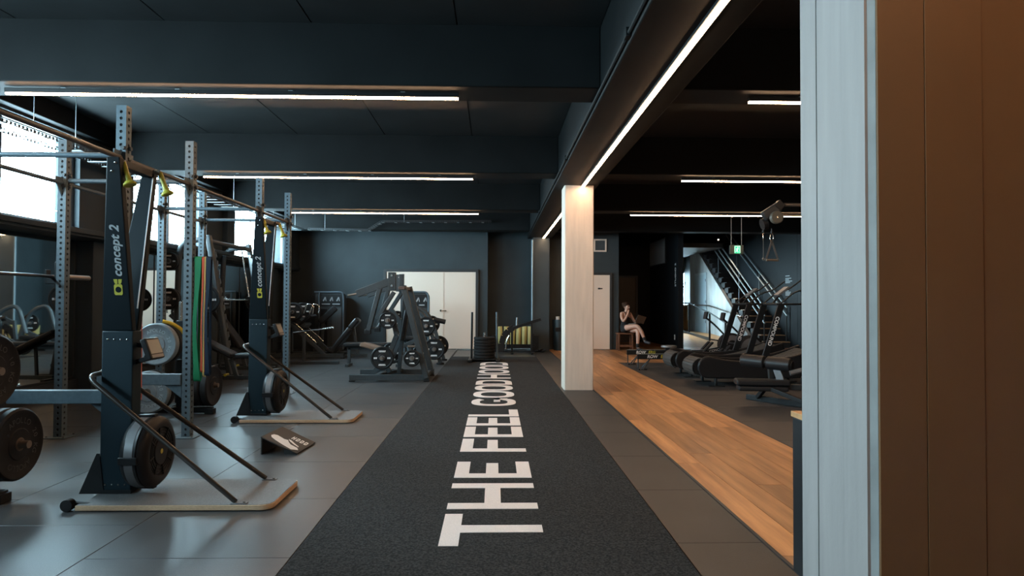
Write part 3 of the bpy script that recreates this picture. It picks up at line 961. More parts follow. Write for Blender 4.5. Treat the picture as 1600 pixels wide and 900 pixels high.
def band(loc, width, length, color, mname, label, gap=.03):
    t = tag(band_mesh(width, length, gap).build('resistance_band', mat(mname, color, .6, spec=.2), None), label, 'resistance band', 'resistance bands on the rig')
    t.location = loc
    return t
def band_mesh(w, L, gap):
    g = G()
    n = 8
    P = []
    for k in range(n + 1):
        a = PI * k / n
        P.append((gap * .5 * math.cos(a), gap * .5 * math.sin(a)))
    B = []
    for k in range(n + 1):
        a = PI + PI * k / n
        B.append((gap * .9 * math.cos(a), -L + gap * .9 * math.sin(a)))
    S1 = [(-gap * (.5 + .4 * k / 10), -L * k / 10) for k in range(1, 10)]
    S2 = [(gap * (.9 - .4 * k / 10), -L + L * k / 10) for k in range(1, 10)]
    out = P + S1 + B + S2
    v, f = [], []
    m = len(out)
    th = .004
    cx = [(y, z) for y, z in out]
    for (y, z) in cx:
        # inner copy shrunk towards the loop's middle line
        yy = y - math.copysign(th, y) if abs(y) > 1e-4 else y
        zz = z - th if z > 0 else (z + th if z < -L else z)
        u = max(0, min(1, -z / L))
        ww = w * (1 - .42 * math.sin(PI * u) - .10 * u)
        xo = w * (-.22 * math.sin(PI * u) + .10 * math.sin(2.6 * PI * u)) if y < 0 else w * .12 * math.sin(PI * u)
        v += [(-ww / 2 + xo, y, z), (ww / 2 + xo, y, z), (ww / 2 + xo, yy, zz), (-ww / 2 + xo, yy, zz)]
    for i in range(m):
        j = (i + 1) % m
        for q in range(4):
            q2 = (q + 1) % 4
            f.append((i * 4 + q, i * 4 + q2, j * 4 + q2, j * 4 + q))
    return g.add(v, f)
zb = 1.642
band((RX_F + .083, RY[2], zb), .064, 1.10, (.010, .15, .06), 'green_latex', 'wide green resistance band hanging from the rig upright', .038)
band((RX_F + .131, RY[2], zb), .022, 1.02, (.42, .07, .03), 'red_latex', 'narrow orange red resistance band hanging beside the green band', .036)
band((RX_F + .150, RY[2], zb), .012, 1.06, (.45, .33, .10), 'tan_latex', 'thin tan resistance band between the red and the blue bands', .036)
band((RX_F + .180, RY[2], zb), .045, 1.05, (.005, .014, .030), 'navy_latex', 'navy blue resistance band, rightmost on the rig peg', .038)
band((RX_F + .14, RY[1], zb), .022, 1.12, (.45, .05, .035), 'red_latex', 'red resistance band hanging behind the nearest ski machine', .036)

# ================================================================== PLATES AND TREES
def bumper_plate(label, m, t=.075, r=.225, word='APOLLO', kg='20 KG', loc=(0, 0, 0), rz=0.0):
    p = thing('bumper_plate', label, 'weight plate', loc, rz, 'bumper plates on the storage trees')
    h = t / 2
    key = 'bumper_%s_%.3f' % (m.name, t)
    if key not in MESH:
        g = G()
        prof = [(-h, .030), (-h, r * .42), (-h + .006, r * .45), (-h + .006, r * .86), (-h, r * .90), (-h, r - .012), (-h + .012, r), (h - .012, r), (h, r - .012), (h, r * .90), (h - .006, r * .86), (h - .006, r * .45), (h, r * .42), (h, .030), (-h, .030)]
        MESH[key] = g.lathe(prof, n=44).mesh('rubber_disc', m)
        MESH[key + 'h'] = G().lathe([(-h - .001, .0275), (-h - .001, .040), (-h + .002, .046), (h - .002, .046), (h + .001, .040), (h + .001, .0275), (-h - .001, .0275)], n=28).mesh('steel_hub', mat('dull_bronze_hub', (.13, .095, .07), .45, metal=.7))
    link('rubber_disc', MESH[key], p)
    link('steel_hub', MESH[key + 'h'], p)
    kt = 'txt_%s_%s_%s' % (word, kg, m.name)
    if kt not in MESH:
        mm = mat('raised_lettering_' + m.name, tuple(min(1, c * 1.9 + .01) for c in m.node_tree.nodes['Principled BSDF'].inputs['Base Color'].default_value[:3]), .5)
        bm = bmesh.new()
        for wd, ang0, rr in ((word, 90, r * .655), (kg, 0, r * .655), (word, 270, r * .655)):
            st = 13.0
            for i, chh in enumerate(wd):
                if chh == ' ':
                    continue
                an = math.radians(ang0 - (i - (len(wd) - 1) / 2) * st)
                me = text_mesh('c', chh, .052, mm, ext=.0008)
                u = Vector((0, math.cos(an), math.sin(an)))
                rg = Vector((0, math.sin(an), -math.cos(an)))
                nn = rg.cross(u)
                o = u * rr + Vector((h - .0055, 0, 0))
                me.transform(Matrix(((rg.x, u.x, nn.x, o.x), (rg.y, u.y, nn.y, o.y), (rg.z, u.z, nn.z, o.z), (0, 0, 0, 1))))
                bm.from_mesh(me)
                bpy.data.meshes.remove(me)
        me = bpy.data.meshes.new('raised_lettering')
        bm.to_mesh(me); bm.free()
        me.materials.append(mm)
        MESH[kt] = me
    link('raised_lettering', MESH[kt], p)['kind'] = 'stuff'
    return p
MESH = {}
def grip_plate(label, t=.045, r=.225, loc=(0, 0, 0), rz=0.0, group='plates loaded on the machines'):
    """urethane plate with three grip openings and white print; faces along local x"""
    p = thing('grip_plate', label, 'weight plate', loc, rz, group)
    key = 'grip_%.3f_%.3f' % (t, r)
    h = t / 2
    if key not in MESH:
        g = G().lathe([(-h, .028), (-h, r * .30), (-h + .010, r * .36), (-h + .010, r * .80), (-h, r * .86), (-h, r - .010), (-h + .010, r), (h - .010, r), (h, r - .010), (h, r * .86), (h - .010, r * .80), (h - .010, r * .36), (h, r * .30), (h, .028), (-h, .028)], n=36)
        MESH[key] = g.mesh('urethane_disc', M_URETH)
        MESH[key + 'h'] = G().lathe([(-h - .001, .027), (-h - .001, .042), (h + .001, .042), (h + .001, .027), (-h - .001, .027)], n=20).mesh('steel_hub', M_GUN)
        pr = G()
        for an in (90, 270):
            c, s = math.cos(math.radians(an)), math.sin(math.radians(an))
            for sgn in (-1, 1):
                for k in range(5):
                    o = (k - 2) * r * .125
                    pr.box(sgn * (h - .0095) - .0008, sgn * (h - .0095) + .0008, o - r * .05, o + r * .05, s * r * .58 - r * .075, s * r * .58 + r * .075)
        for sg2 in (-1, 1):
            for sgn in (-1, 1):
                for k in (-.5, .5):
                    pr.box(sgn * (h - .0095) - .0008, sgn * (h - .0095) + .0008, sg2 * r * .58 + k * r * .15 - r * .06, sg2 * r * .58 + k * r * .15 + r * .06, -r * .075, r * .075)
        MESH[key + 'p'] = pr.mesh('white_print', M_PRINT)
        gr = G()
        for k in range(4):
            an = math.radians(45 + 90 * k)
            pts = []
            for q in range(7):
                a2 = an + math.radians(-20 + 40 * q / 6)
                pts.append((r * .72 * math.cos(a2), r * .72 * math.sin(a2)))
            for q in range(7):
                a2 = an + math.radians(15 - 30 * q / 6)
                pts.append((r * .46 * math.cos(a2), r * .46 * math.sin(a2)))
            for sgn in (-1, 1):
                gr.prism(pts, (sgn * (h - .0105), 0, 0), (0, 1, 0), (0, 0, 1), (sgn, 0, 0), .002)
        MESH[key + 'g'] = gr.mesh('grip_opening', mat('grip_shadow', (.002, .002, .002), .7))  # dark patches stand in for the shade inside the grip openings
    link('urethane_disc', MESH[key], p)
    link('steel_hub', MESH[key + 'h'], p)
    link('white_print', MESH[key + 'p'], p)['kind'] = 'stuff'
    link('grip_opening', MESH[key + 'g'], p)['kind'] = 'stuff'
    return p

# plate tree at the left edge of the picture
tr = thing('plate_tree', 'black plate tree at the left edge loaded with black bumper plates', 'plate tree', (-3.42, 4.21, 0))
G().box(-.045, .045, -.045, .045, .075, 1.05).build('post', M_BLACK, tr, .005)
G().box(-.30, .40, -.04, .04, .012, .075).box(-.05, .05, -.32, .32, .012, .075).build('base', M_BLACK, tr, .006)
for x, y in ((.385, 0), (-.285, 0), (0, .3), (0, -.3)):
    G().box(x - .03, x + .03, y - .05, y + .05, 0, .06).build('foot', M_BLACK, tr, .006)
G().cyl((.04, .07, .345), (.50, .07, .345), .0245, 16).build('horn', M_KNURL, tr)
G().cyl((.04, -.06, .815), (.42, -.06, .815), .0245, 16).build('horn', M_KNURL, tr)
G().cyl((.04, -.1, .69), (.0, -.1, .69), .0245, 16).cyl((-.04, .0, .55), (-.35, .0, .55), .0245, 16).build('horn', M_CHROME, tr)
bumper_plate('outermost black bumper plate on the lower horn of the near plate tree', M_BUMPER, .06, loc=(-3.005, 4.28, .345))
bumper_plate('second black bumper plate on the lower horn, behind the outermost at the left edge', M_BUMPER, .06, loc=(-3.07, 4.28, .345))
bumper_plate('third black bumper plate on the lower horn, closest to the post at the left edge', M_BUMPER, .06, loc=(-3.135, 4.28, .345))
bumper_plate('black bumper plate on the upper horn, cut by the left edge of the picture', M_BUMPER, .06, loc=(-3.07, 4.15, .815), kg='10 KG')
bumper_plate('inner black bumper plate on the upper horn of the near plate tree', M_BUMPER, .06, loc=(-3.14, 4.15, .815), kg='10 KG')

# plate tree inside the rig
tr = thing('plate_tree', 'low plate tree inside the rig between grey plates and black plates', 'plate tree', (-3.62, 7.66, 0))
G().box(-.06, .02, .13, .21, .075, 1.02).box(.11, .17, -.20, -.14, .075, .60).build('post', M_BLACK, tr, .005)
G().box(-.32, .50, -.20, -.13, .012, .075).box(-.06, .02, -.13, .32, .012, .074).build('base', M_BLACK, tr, .006)
for x, y in ((.47, -.165), (-.29, -.165), (-.02, .29)):
    G().box(x - .05, x + .05, y - .04, y + .04, 0, .06).build('foot', M_BLACK, tr, .006)
for z, x in ((.285, -.045), (.79, .005)):
    G().cyl((x, .15, z), (x, -.50, z), .0245, 16).build('horn', M_KNURL, tr)
G().cyl((.15, -.17, .315), (.56, -.17, .315), .0245, 16).build('horn', M_KNURL, tr)
for x, y, z, rz, m, kg, lab in (
        (-3.615, 7.24, .785, -PI / 2, M_BUMPERG, '20 KG', 'front grey bumper plate on the upper horn inside the rig, facing the camera'),
        (-3.615, 7.33, .785, -PI / 2, M_BUMPER, '20 KG', 'black bumper plate right behind the upper grey plate inside the rig'),
        (-3.665, 7.18, .280, -PI / 2, M_BUMPERG, '20 KG', 'front grey bumper plate on the lower horn inside the rig, facing the camera'),
        (-3.665, 7.27, .280, -PI / 2, M_BUMPER, '20 KG', 'black bumper plate right behind the lower grey plate inside the rig'),
        (-3.14, 7.49, .310, 0, M_BUMPER, '20 KG', 'outer black bumper plate below the hanging bands, facing the turf'),
        (-3.225, 7.49, .310, 0, M_BUMPER, '20 KG', 'middle black bumper plate of the three below the hanging bands'),
        (-3.31, 7.49, .310, 0, M_BUMPER, '20 KG', 'inner black bumper plate of the three below the hanging bands')):
    bumper_plate(lab, m, .075, loc=(x, y, z), rz=rz, kg=kg)
vb = thing('upright_bar_holder', 'short chrome bar standing on the beam above the grey plates', 'bar', (-3.62, 7.66, 1.02))
G().lathe([(0, 0), (0, .03), (.03, .03), (.03, .025), (.22, .025), (.224, .02), (.224, 0)], (-.02, .17, 0), (0, 0, 1), 20).build('sleeve', M_CHROME, vb)

ys_ = tag(G().tube([(-3.58, 7.28, 1.030), (-3.50, 7.32, 1.005), (-3.42, 7.36, .945), (-3.385, 7.38, .88)], .019, 8, .05).build('yellow_strap', mat('yellow_webbing', (.55, .36, .02), .6)), 'yellow strap draped over the upper plates inside the rig', 'strap')

# wedge sign on the floor
ws = thing('floor_sign', 'small black folded wedge sign with white shoe print standing on the rubber tiles', 'sign', (-1.73, 5.70, 0), math.radians(-2))
ang = math.radians(0)
A = [Vector(p) for p in ((-.165, -.20, .145), (.135, -.21, .012), (.155, .22, .012), (-.145, .24, .145))]
th = Vector((.004, 0, .008))
G().add([p for p in A] + [p - th for p in A], [(0, 1, 2, 3), (7, 6, 5, 4), (0, 4, 5, 1), (1, 5, 6, 2), (2, 6, 7, 3), (3, 7, 4, 0)]).build('sloping_panel', mat('matte_black_board', (.012, .011, .010), .55), ws, .001)
G().add([(-.165, -.20, .145), (-.145, .24, .145), (-.145, .24, 0), (-.165, -.20, 0), (-.155, -.20, .138), (-.135, .24, .138), (-.135, .24, 0), (-.155, -.20, 0)],
        [(0, 1, 2, 3), (7, 6, 5, 4), (0, 4, 5, 1), (1, 5, 6, 2), (2, 6, 7, 3), (3, 7, 4, 0)]).build('back_panel', MATS['matte_black_board'], ws, .001)
G().add([(.02, -.18, .058), (.13, -.19, .010), (.13, -.19, 0), (.02, -.18, 0), (.02, .20, .058), (.13, .20, .010), (.13, .20, 0), (.02, .20, 0)],
        [(0, 1, 2, 3), (7, 6, 5, 4), (0, 4, 5, 1), (1, 5, 6, 2), (2, 6, 7, 3), (3, 7, 4, 0)]).build('tray', MATS['matte_black_board'], ws, .001)
# print lies along the slope: e1 runs down the slope, e2 towards the back
e1 = (A[1] - A[0]); e2 = (A[3] - A[0])
nn = e1.cross(e2).normalized()
def slope(a, b):
    return A[0] + e1 * a + e2 * b + nn * .0012
def patch(pts, name):
    g = G()
    v = [slope(a, b) for a, b in pts]
    n = len(v)
    g.add(v + [p - nn * .001 for p in v], [tuple(range(n)), tuple(reversed(range(n, 2 * n)))] + [(i, (i + 1) % n, n + (i + 1) % n, n + i) for i in range(n)])
    g.build(name, M_PRINT, ws)
patch([(.10, .30), (.12, .40), (.20, .44), (.32, .42), (.42, .40), (.50, .44), (.56, .36), (.66, .28), (.86, .26), (.93, .18), (.86, .12), (.80, .06), (.55, .10), (.30, .16), (.16, .22)], 'shoe_print')
patch([(.48, .50), (.56, .50), (.70, .42), (.84, .36), (.86, .32), (.70, .36), (.56, .42)], 'stripe_print')
for k, chh in enumerate('HOOD'):
    a0 = .50 + .115 * k
    g2 = [(a0, .60), (a0 + .075, .60), (a0 + .075, .76), (a0, .76)]
    hole = (a0 + .03, .66)
    if chh == 'H':
        patch([(a0, .58), (a0 + .025, .58), (a0 + .025, .76), (a0, .76)], 'letter_print'); patch([(a0 + .055, .58), (a0 + .08, .58), (a0 + .08, .76), (a0 + .055, .76)], 'letter_print'); patch([(a0 + .02, .645), (a0 + .06, .645), (a0 + .06, .69), (a0 + .02, .69)], 'letter_print')
    else:
        patch([(a0, .58), (a0 + .025, .58), (a0 + .025, .76), (a0, .76)], 'letter_print'); patch([(a0 + .055, .60), (a0 + .08, .60), (a0 + .08, .74), (a0 + .055, .74)], 'letter_print')
        patch([(a0 + .02, .58), (a0 + .065, .58), (a0 + .065, .625), (a0 + .02, .625)], 'letter_print'); patch([(a0 + .02, .715), (a0 + .065, .715), (a0 + .065, .76), (a0 + .02, .76)], 'letter_print')

# ================================================================== MACHINES ON THE LEFT
def part_bar(parent, name, p, q, w, h, m=M_MACH, bev=.006, up=(0, 0, 1)):
    return G().bar(p, q, w, h, up).build(name, m, parent, bev)
def pad(parent, name, p, q, width, thick, m=M_PAD, up=(0, 0, 1)):
    return G().bar(p, q, width, thick, up).build(name, m, parent, min(thick, width) * .32, seg=3)
def foot(parent, x, y, w=.09, d=.07, h=.02):
    return G().box(x - w / 2, x + w / 2, y - d / 2, y + d / 2, 0, h).build('foot', M_PLASTIC, parent, .004)

# ---- smith machine
SX, SY0, SY1 = -4.40, 10.72, 12.45
sm = thing('smith_machine', 'tall smith machine with leaning uprights and arched rear frame by the windows', 'smith machine', (0, 0, 0))
def lean(z):
    return -4.19 - .165 * z
for y in (SY0, SY1):
    part_bar(sm, 'upright', (lean(.03), y, .03), (lean(2.30), y, 2.30), .075, .115, bev=.02, up=(0, 1, 0))
    G().tube([(lean(2.24), y, 2.24), (-5.02, y, 2.20), (-5.08, y, .04)], .045, 14, .28, 8).build('rear_arch', M_MACH, sm)
    part_bar(sm, 'base_rail', (-4.0, y, .055), (-5.2, y, .055), .07, .07)
    foot(sm, -4.03, y); foot(sm, -5.15, y)
    s = 1 if y == SY0 else -1
    G().cyl((lean(.12) - .09, y + s * .14, .12), (lean(2.2) - .09, y + s * .14, 2.2), .014, 10).build('guide_rod', M_CHROME, sm)
    # notched catch plate
    g = G()
    dx = Vector((lean(2.1) - lean(.4), 0, 1.7))
    pts = [(0, -.02)]
    N = 12
    for k in range(N):
        z = k / N
        pts += [(z, .045), (z + .55 / N, .045), (z + .55 / N, .012), (z + .95 / N, .03)]
    pts.append((1, -.02))
    g.prism(pts, (lean(.4) + .01, y + s * .07, .4), dx, (1, 0, 0), (0, s, 0), .01)
    g.build('catch_plate', M_GALV, sm)
for z, x in ((2.20, lean(2.2)), (2.12, -4.93)):
    G().cyl((x, SY0, z), (x, SY1, z), .038, 14).build('top_crossbar', M_MACH, sm)
part_bar(sm, 'base_crossbar', (-5.08, SY0, .06), (-5.08, SY1, .06), .07, .07)
zb = 1.27; xb = lean(zb) - .09
G().cyl((xb, SY0 - .42, zb), (xb, SY1 + .42, zb), .0145, 12).build('bar', M_CHROME, sm)
for y, s in ((SY0, -1), (SY1, 1)):
    G().cyl((xb, y + s * .12, zb), (xb, y + s * .42, zb), .0245, 14).build('sleeve', M_CHROME, sm)
    G().box(xb - .035, xb + .035, y - s * .18, y - s * .10, zb - .06, zb + .06).build('carriage', M_BLACK, sm, .006)
    for z in (1.87, 1.28):
        G().cyl((-5.10, y, z), (-5.10, y + s * .22, z), .0245, 12).build('storage_horn', M_CHROME, sm)
GP = 'plates loaded on the smith machine'
grip_plate('grip plate on the near bar end of the smith machine, level with the bands', .05, .225, (xb, SY0 - .24, zb), PI / 2, GP)
grip_plate('upper small grip plate stored on the arched rear frame near the window', .05, .145, (-5.10, SY0 - .12, 1.87), PI / 2, GP)
grip_plate('second upper grip plate stored on the arched rear frame, inner one', .05, .145, (-5.10, SY0 - .175, 1.87), PI / 2, GP)
grip_plate('lower grip plate stored on the arched rear frame beside the rig upright', .05, .17, (-5.10, SY0 - .12, 1.28), PI / 2, GP)
grip_plate('second lower grip plate stored on the arched rear frame, inner one', .05, .17, (-5.10, SY0 - .175, 1.28), PI / 2, GP)
grip_plate('grip plate on the far bar end of the smith machine', .05, .225, (xb, SY1 + .24, zb), PI / 2, GP)

# ---- adjustable benches
def bench(label, loc, rz, back_deg, seat_deg=0, flat=False):
    t = thing('weight_bench', label, 'bench', loc, rz, 'weight benches')
    if flat:
        pad(t, 'pad', (-.56, 0, .42), (.56, 0, .42), .28, .07)
        part_bar(t, 'spine', (-.50, 0, .355), (.50, 0, .355), .06, .06)
        for x in (-.47, .47):
            part_bar(t, 'leg', (x, 0, .36), (x * 1.02, 0, .03), .06, .06)
            part_bar(t, 'foot_bar', (x * 1.02, -.2, .025), (x * 1.02, .2, .025), .06, .05)
        return t
    part_bar(t, 'base_spine', (-.60, 0, .10), (.60, 0, .10), .06, .06)
    for x in (-.60, .60):
        part_bar(t, 'foot_bar', (x, -.25, .045), (x, .25, .045), .07, .09)
    part_bar(t, 'support_post', (.10, 0, .12), (.02, 0, .38), .06, .06)
    a = math.radians(back_deg)
    hx, hz = .08, .43
    pad(t, 'back_pad', (hx - .02, 0, hz), (hx - .82 * math.cos(a), 0, hz + .82 * math.sin(a)), .28, .07)
    part_bar(t, 'back_frame', (hx, 0, hz - .06), (hx - .6 * math.cos(a) - .03 * math.sin(a), 0, hz - .06 + .6 * math.sin(a)), .05, .04)
    b = math.radians(seat_deg)
    pad(t, 'seat_pad', (hx + .03, 0, hz), (hx + .36 * math.cos(b), 0, hz + .36 * math.sin(b)), .28, .07)
    part_bar(t, 'adjust_strut', (-.35, 0, .12), (hx - .45 * math.cos(a), 0, hz - .05 + .45 * math.sin(a)), .04, .04)
    G().cyl((-.05, -.06, .14), (-.05, .06, .14), .02, 10).build('adjust_knob', M_YELLOW, t)
    return t
bench('adjustable bench with low sloping back pad in front of the smith machine', (-3.98, 10.15, 0), 0, 26)
bench('adjustable bench with steep back pad under the smith bar', (-4.38, 11.6, 0), 0, 52)
bench('flat black bench on round legs in front of the white double doors', (-2.34, 13.0, 0), 0, 0, flat=True)

# ---- plate loaded pulldown
pm = thing('pulldown_machine', 'plate-loaded pulldown machine with long lever arms beside the turf', 'gym machine', (0, 0, 0))
YA, YC, YB = 10.48, 10.90, 11.32
for y in (YA, YB):
    part_bar(pm, 'base_rail', (-2.26, y, .065), (-1.02, y, .065), .075, .09)
    foot(pm, -2.22, y); foot(pm, -1.06, y)
    part_bar(pm, 'rear_post', (-1.06, y, .05), (-1.44, YC + (y - YC) * .85, 1.50), .08, .13, up=(0, 1, 0))
    g = G()
    path = [(-1.94, .10), (-1.68, .37), (-1.55, .72), (-1.60, .95), (-1.72, 1.10)]
    for (a, b), (c, d) in zip(path, path[1:]):
        g.bar((a, y + (.12 if y == YA else -.12), b), (c, y + (.12 if y == YA else -.12), d), .07, .09, (0, 1, 0))
    g.build('seat_column', M_MACH, pm)
    G().box(-1.67, -1.55, y - .035, y + .035, 1.42, 1.71).build('pivot_block', M_MACH, pm, .006)
    for z in (1.50, 1.66):
        G().cyl((-1.61, y - .05, z), (-1.61, y + .05, z), .018, 10).build('pivot_bolt', M_CHROME, pm)
    # lever arm with handle and hanging lever
    part_bar(pm, 'lever_arm', (-1.61, y, 1.58), (-2.16, y, 1.37), .065, .115)
    G().cyl((-2.12, y, 1.375), (-2.30, y, 1.345), .017, 12).build('handle', M_KNURL, pm)
    part_bar(pm, 'lever_drop', (-1.80, y, 1.46), (-1.97, y, .80), .065, .115, up=(0, 1, 0))
    G().box(-2.03, -1.93, y - .04, y + .04, .74, .82).build('lever_stop', M_PLASTIC, pm, .01)
    part_bar(pm, 'lever_strut', (-1.58, y, 1.40), (-1.84, y, .98), .06, .10, up=(0, 1, 0))
    G().tube([(-1.95, y, .84), (-1.83, y, .83), (-1.76, y, .98), (-1.67, y, 1.02)], .018, 8, .06).build('link_tube', M_MACH, pm)
    s = -1 if y == YA else 1
    for x, z in ((-1.66, .96), (-1.74, .375), (-1.275, .375)):
        G().cyl((x, y, z), (x, y + s * .17, z), .0245, 12).build('plate_horn', M_KNURL, pm)
    G().cyl((-1.36, y, .55), (-1.20, y, .55), .02, 8).build('peg', M_KNURL, pm)
G().box(-1.56, -1.48, YC - .035, YC + .035, 1.40, 1.70).build('pivot_block', M_MACH, pm, .006)
G().bar((-1.46, YA - .03, 1.465), (-1.46, YB + .06, 1.465), .10, .045).build('top_crossbar', mat('brown_steel', (.10, .065, .05), .45), pm, .004)
part_bar(pm, 'base_crossbar', (-1.85, YA, .065), (-1.85, YB, .065), .07, .07)
part_bar(pm, 'base_crossbar', (-1.10, YA, .065), (-1.10, YB, .065), .07, .07)
part_bar(pm, 'base_brace', (-1.85, YC, .07), (-1.55, YB - .05, .10), .05, .05)
part_bar(pm, 'seat_post', (-1.70, YC, .10), (-1.90, YC, .46), .07, .07)
pad(pm, 'seat_pad', (-2.16, YC, .56), (-1.80, YC, .47), .34, .06, M_PADLIT)
pad(pm, 'back_pad', (-1.50, YC, .62), (-1.42, YC, 1.12), .22, .07, up=(1, 0, 0))
part_bar(pm, 'pad_post', (-1.55, YC, .10), (-1.46, YC, 1.42), .06, .06, up=(0, 1, 0))
for y, s in ((YA, -1), (YB, 1)):
    nm = 'near side' if s < 0 else 'far side'
    grip_plate('upper grip plate on the pulldown machine lever, ' + nm, .045, .135, (-1.66, y + s * .085, .96), PI / 2)
    grip_plate('large lower grip plate under the pulldown seat, ' + nm, .05, .18, (-1.74, y + s * .085, .375), PI / 2)
    grip_plate('small grip plate on the rear post of the pulldown machine, ' + nm, .045, .13, (-1.275, y + s * .12, .375), PI / 2)

# ---- plate loaded row behind it
rm = thing('row_machine', 'plate-loaded row machine with roller grip partly hidden behind the pulldown', 'gym machine', (0, 0, 0))
for y in (13.35, 14.25):
    part_bar(rm, 'leg', (-1.30, y, .75), (-1.08, y, .03), .07, .10, up=(0, 1, 0))
    G().cyl((-1.08, y, 0), (-1.08, y, .035), .075, 16).build('foot', M_PLASTIC, rm)
    part_bar(rm, 'side_rail', (-1.28, y, .62), (-1.95, y, .30), .06, .08)
    s = -1 if y < 13.8 else 1
    G().tube([(-1.30, y, .72), (-1.42, y, 1.02), (-1.78, y, 1.18), (-1.95, y, .60)], .04, 12, .2).build('arched_arm', M_MACH, rm)
    for x, z in ((-1.36, .77), (-1.20, .31)):
        G().cyl((x, y, z), (x, y + s * .17, z), .0245, 12).build('plate_horn', M_KNURL, rm)
part_bar(rm, 'crossbar', (-1.20, 13.35, .38), (-1.20, 14.25, .38), .07, .08)
part_bar(rm, 'front_leg', (-1.80, 13.8, .45), (-1.62, 13.30, .03), .07, .09)
part_bar(rm, 'spine', (-1.90, 13.8, .42), (-1.20, 13.8, .42), .07, .08)
part_bar(rm, 'grip_arm', (-1.40, 13.8, .80), (-1.22, 13.8, .88), .05, .05)
part_bar(rm, 'chest_post', (-1.45, 13.8, .40), (-1.40, 13.8, .84), .06, .06, up=(0, 1, 0))
G().cyl((-1.24, 13.80, .885), (-1.02, 13.78, .835), .05, 16).build('roller_grip', M_PAD, rm)
pad(rm, 'seat_pad', (-1.95, 13.8, .50), (-1.60, 13.8, .50), .32, .07)
G().cyl((-1.62, 13.30, 0), (-1.62, 13.30, .035), .075, 16).build('foot', M_PLASTIC, rm)
for y, s in ((13.35, -1), (14.25, 1)):
    nm = 'near side' if s < 0 else 'far side'
    grip_plate('upper grip plate on the row machine, ' + nm, .05, .185, (-1.36, y + s * .09, .77), PI / 2)
    grip_plate('lower grip plate on the row machine, ' + nm, .05, .215, (-1.20, y + s * .09, .31), PI / 2)

# ---- selector weight towers
def selector(label, loc, w, h, pad_out):
    t = thing('selector_machine', label, 'gym machine', loc)
    R = .12
    pts = [(-w / 2, 0), (w / 2, 0)]
    for k in range(7):
        a = PI / 2 * k / 6
        pts.append((w / 2 - R + R * math.cos(a), h - R + R * math.sin(a)))
    pts += [(-w / 2, h)]
    g = G(); g.prism(pts, (0, .06, 0), (1, 0, 0), (0, 0, 1), (0, 1, 0), .34)
    g.build('tower_casing', M_MACH, t, .006)
    tb = G().tube([(-w / 2 - .01, .03, h + .01), (w / 2 - .02, .03, h + .01), (w / 2 + .01, .03, h - .16), (w / 2 + .01, .03, .03)], .022, 10, .12)
    tb.build('frame_tube', M_STEEL, t)
    G().cyl((-w / 2 + .11, .03, .03), (-w / 2 + .11, .03, h), .02, 10).build('frame_tube', M_STEEL, t)
    pl = G().box(-w / 2 + .14, w / 2 - .04, .048, .062, h - .36, h - .05).build('placard', M_BLACK, t)
    for k in range(3):
        x = -w / 2 + .25 + k * .17
        G().bar((x - .04, .046, h - .22), (x + .01, .046, h - .12), .03, .004, (0, 1, 0)).bar((x + .01, .046, h - .12), (x + .03, .046, h - .22), .02, .004, (0, 1, 0)).build('pictogram', M_GPRINT, pl)
    G().box(-w / 2 + .17, -w / 2 + .38, .044, .047, h - .31, h - .285).build('placard_line', M_GPRINT, pl)
    G().box(-w / 2 + .44, w / 2 - .09, .044, .047, h - .31, h - .285).build('placard_line', M_GPRINT, pl)
    G().box(-w / 2 + .15, -w / 2 + .32, .03, .062, .12, h - .42).build('weight_stack', M_BLACK, t, .004)
    G().box(w / 2 - .28, w / 2 - .05, .04, .062, .10, h - .40).build('cover_panel', mat('slate_panel', (.055, .065, .07), .5), t, .004)
    G().box(-w / 2, w / 2, -.05, .40, 0, .07).build('base', M_MACH, t, .006)
    if pad_out:
        pad(t, 'arm_pad', (.24, -.25, 1.10), (-.16, -.25, .72), .16, .10, up=(0, 1, 0))
        part_bar(t, 'pad_arm', (-.12, -.2, .78), (-.10, .05, .60), .05, .05)
        part_bar(t, 'pad_base', (-.30, -.30, .035), (.34, -.30, .035), .08, .07)
        part_bar(t, 'pad_post', (-.08, -.30, .06), (-.08, -.24, .72), .06, .06)
        part_bar(t, 'base_link', (0, -.28, .04), (0, -.04, .04), .07, .06)
    return t
selector('selector weight machine with rounded placard tower standing left against the back wall', (-4.22, 17.05, 0), .72, 1.48, True)
selector('selector weight machine tower in front of the white double doors', (-1.90, 15.75, 0), .66, 1.47, False)

# ---- 45 degree leg press
lp = thing('leg_press', 'plate-loaded leg press with diagonal sled rails near the left corner', 'gym machine', (0, 0, 0))
for y in (14.72, 15.28):
    part_bar(lp, 'sled_rail', (-4.62, y, .90), (-3.70, y, .06), .06, .08, M_MACH)
    G().cyl((-4.52, y, .90), (-3.90, y, .34), .018, 10).build('guide_rod', M_CHROME, lp)
    part_bar(lp, 'base_rail', (-4.95, y, .06), (-3.30, y, .06), .07, .09)
    part_bar(lp, 'rear_post', (-4.62, y, .06), (-4.62, y, .92), .07, .07)
    foot(lp, -3.33, y); foot(lp, -4.92, y)
part_bar(lp, 'crossbar', (-4.62, 14.72, .88), (-4.62, 15.28, .88), .06, .06)
part_bar(lp, 'crossbar', (-3.75, 14.72, .10), (-3.75, 15.28, .10), .06, .06)
cr = G().bar((-4.30, 15.0, .72), (-4.05, 15.0, .94), .50, .06)
cr.build('foot_plate', M_BLACK, lp, .006)
part_bar(lp, 'carriage', (-4.50, 15.0, .95), (-4.18, 15.0, .70), .46, .10)
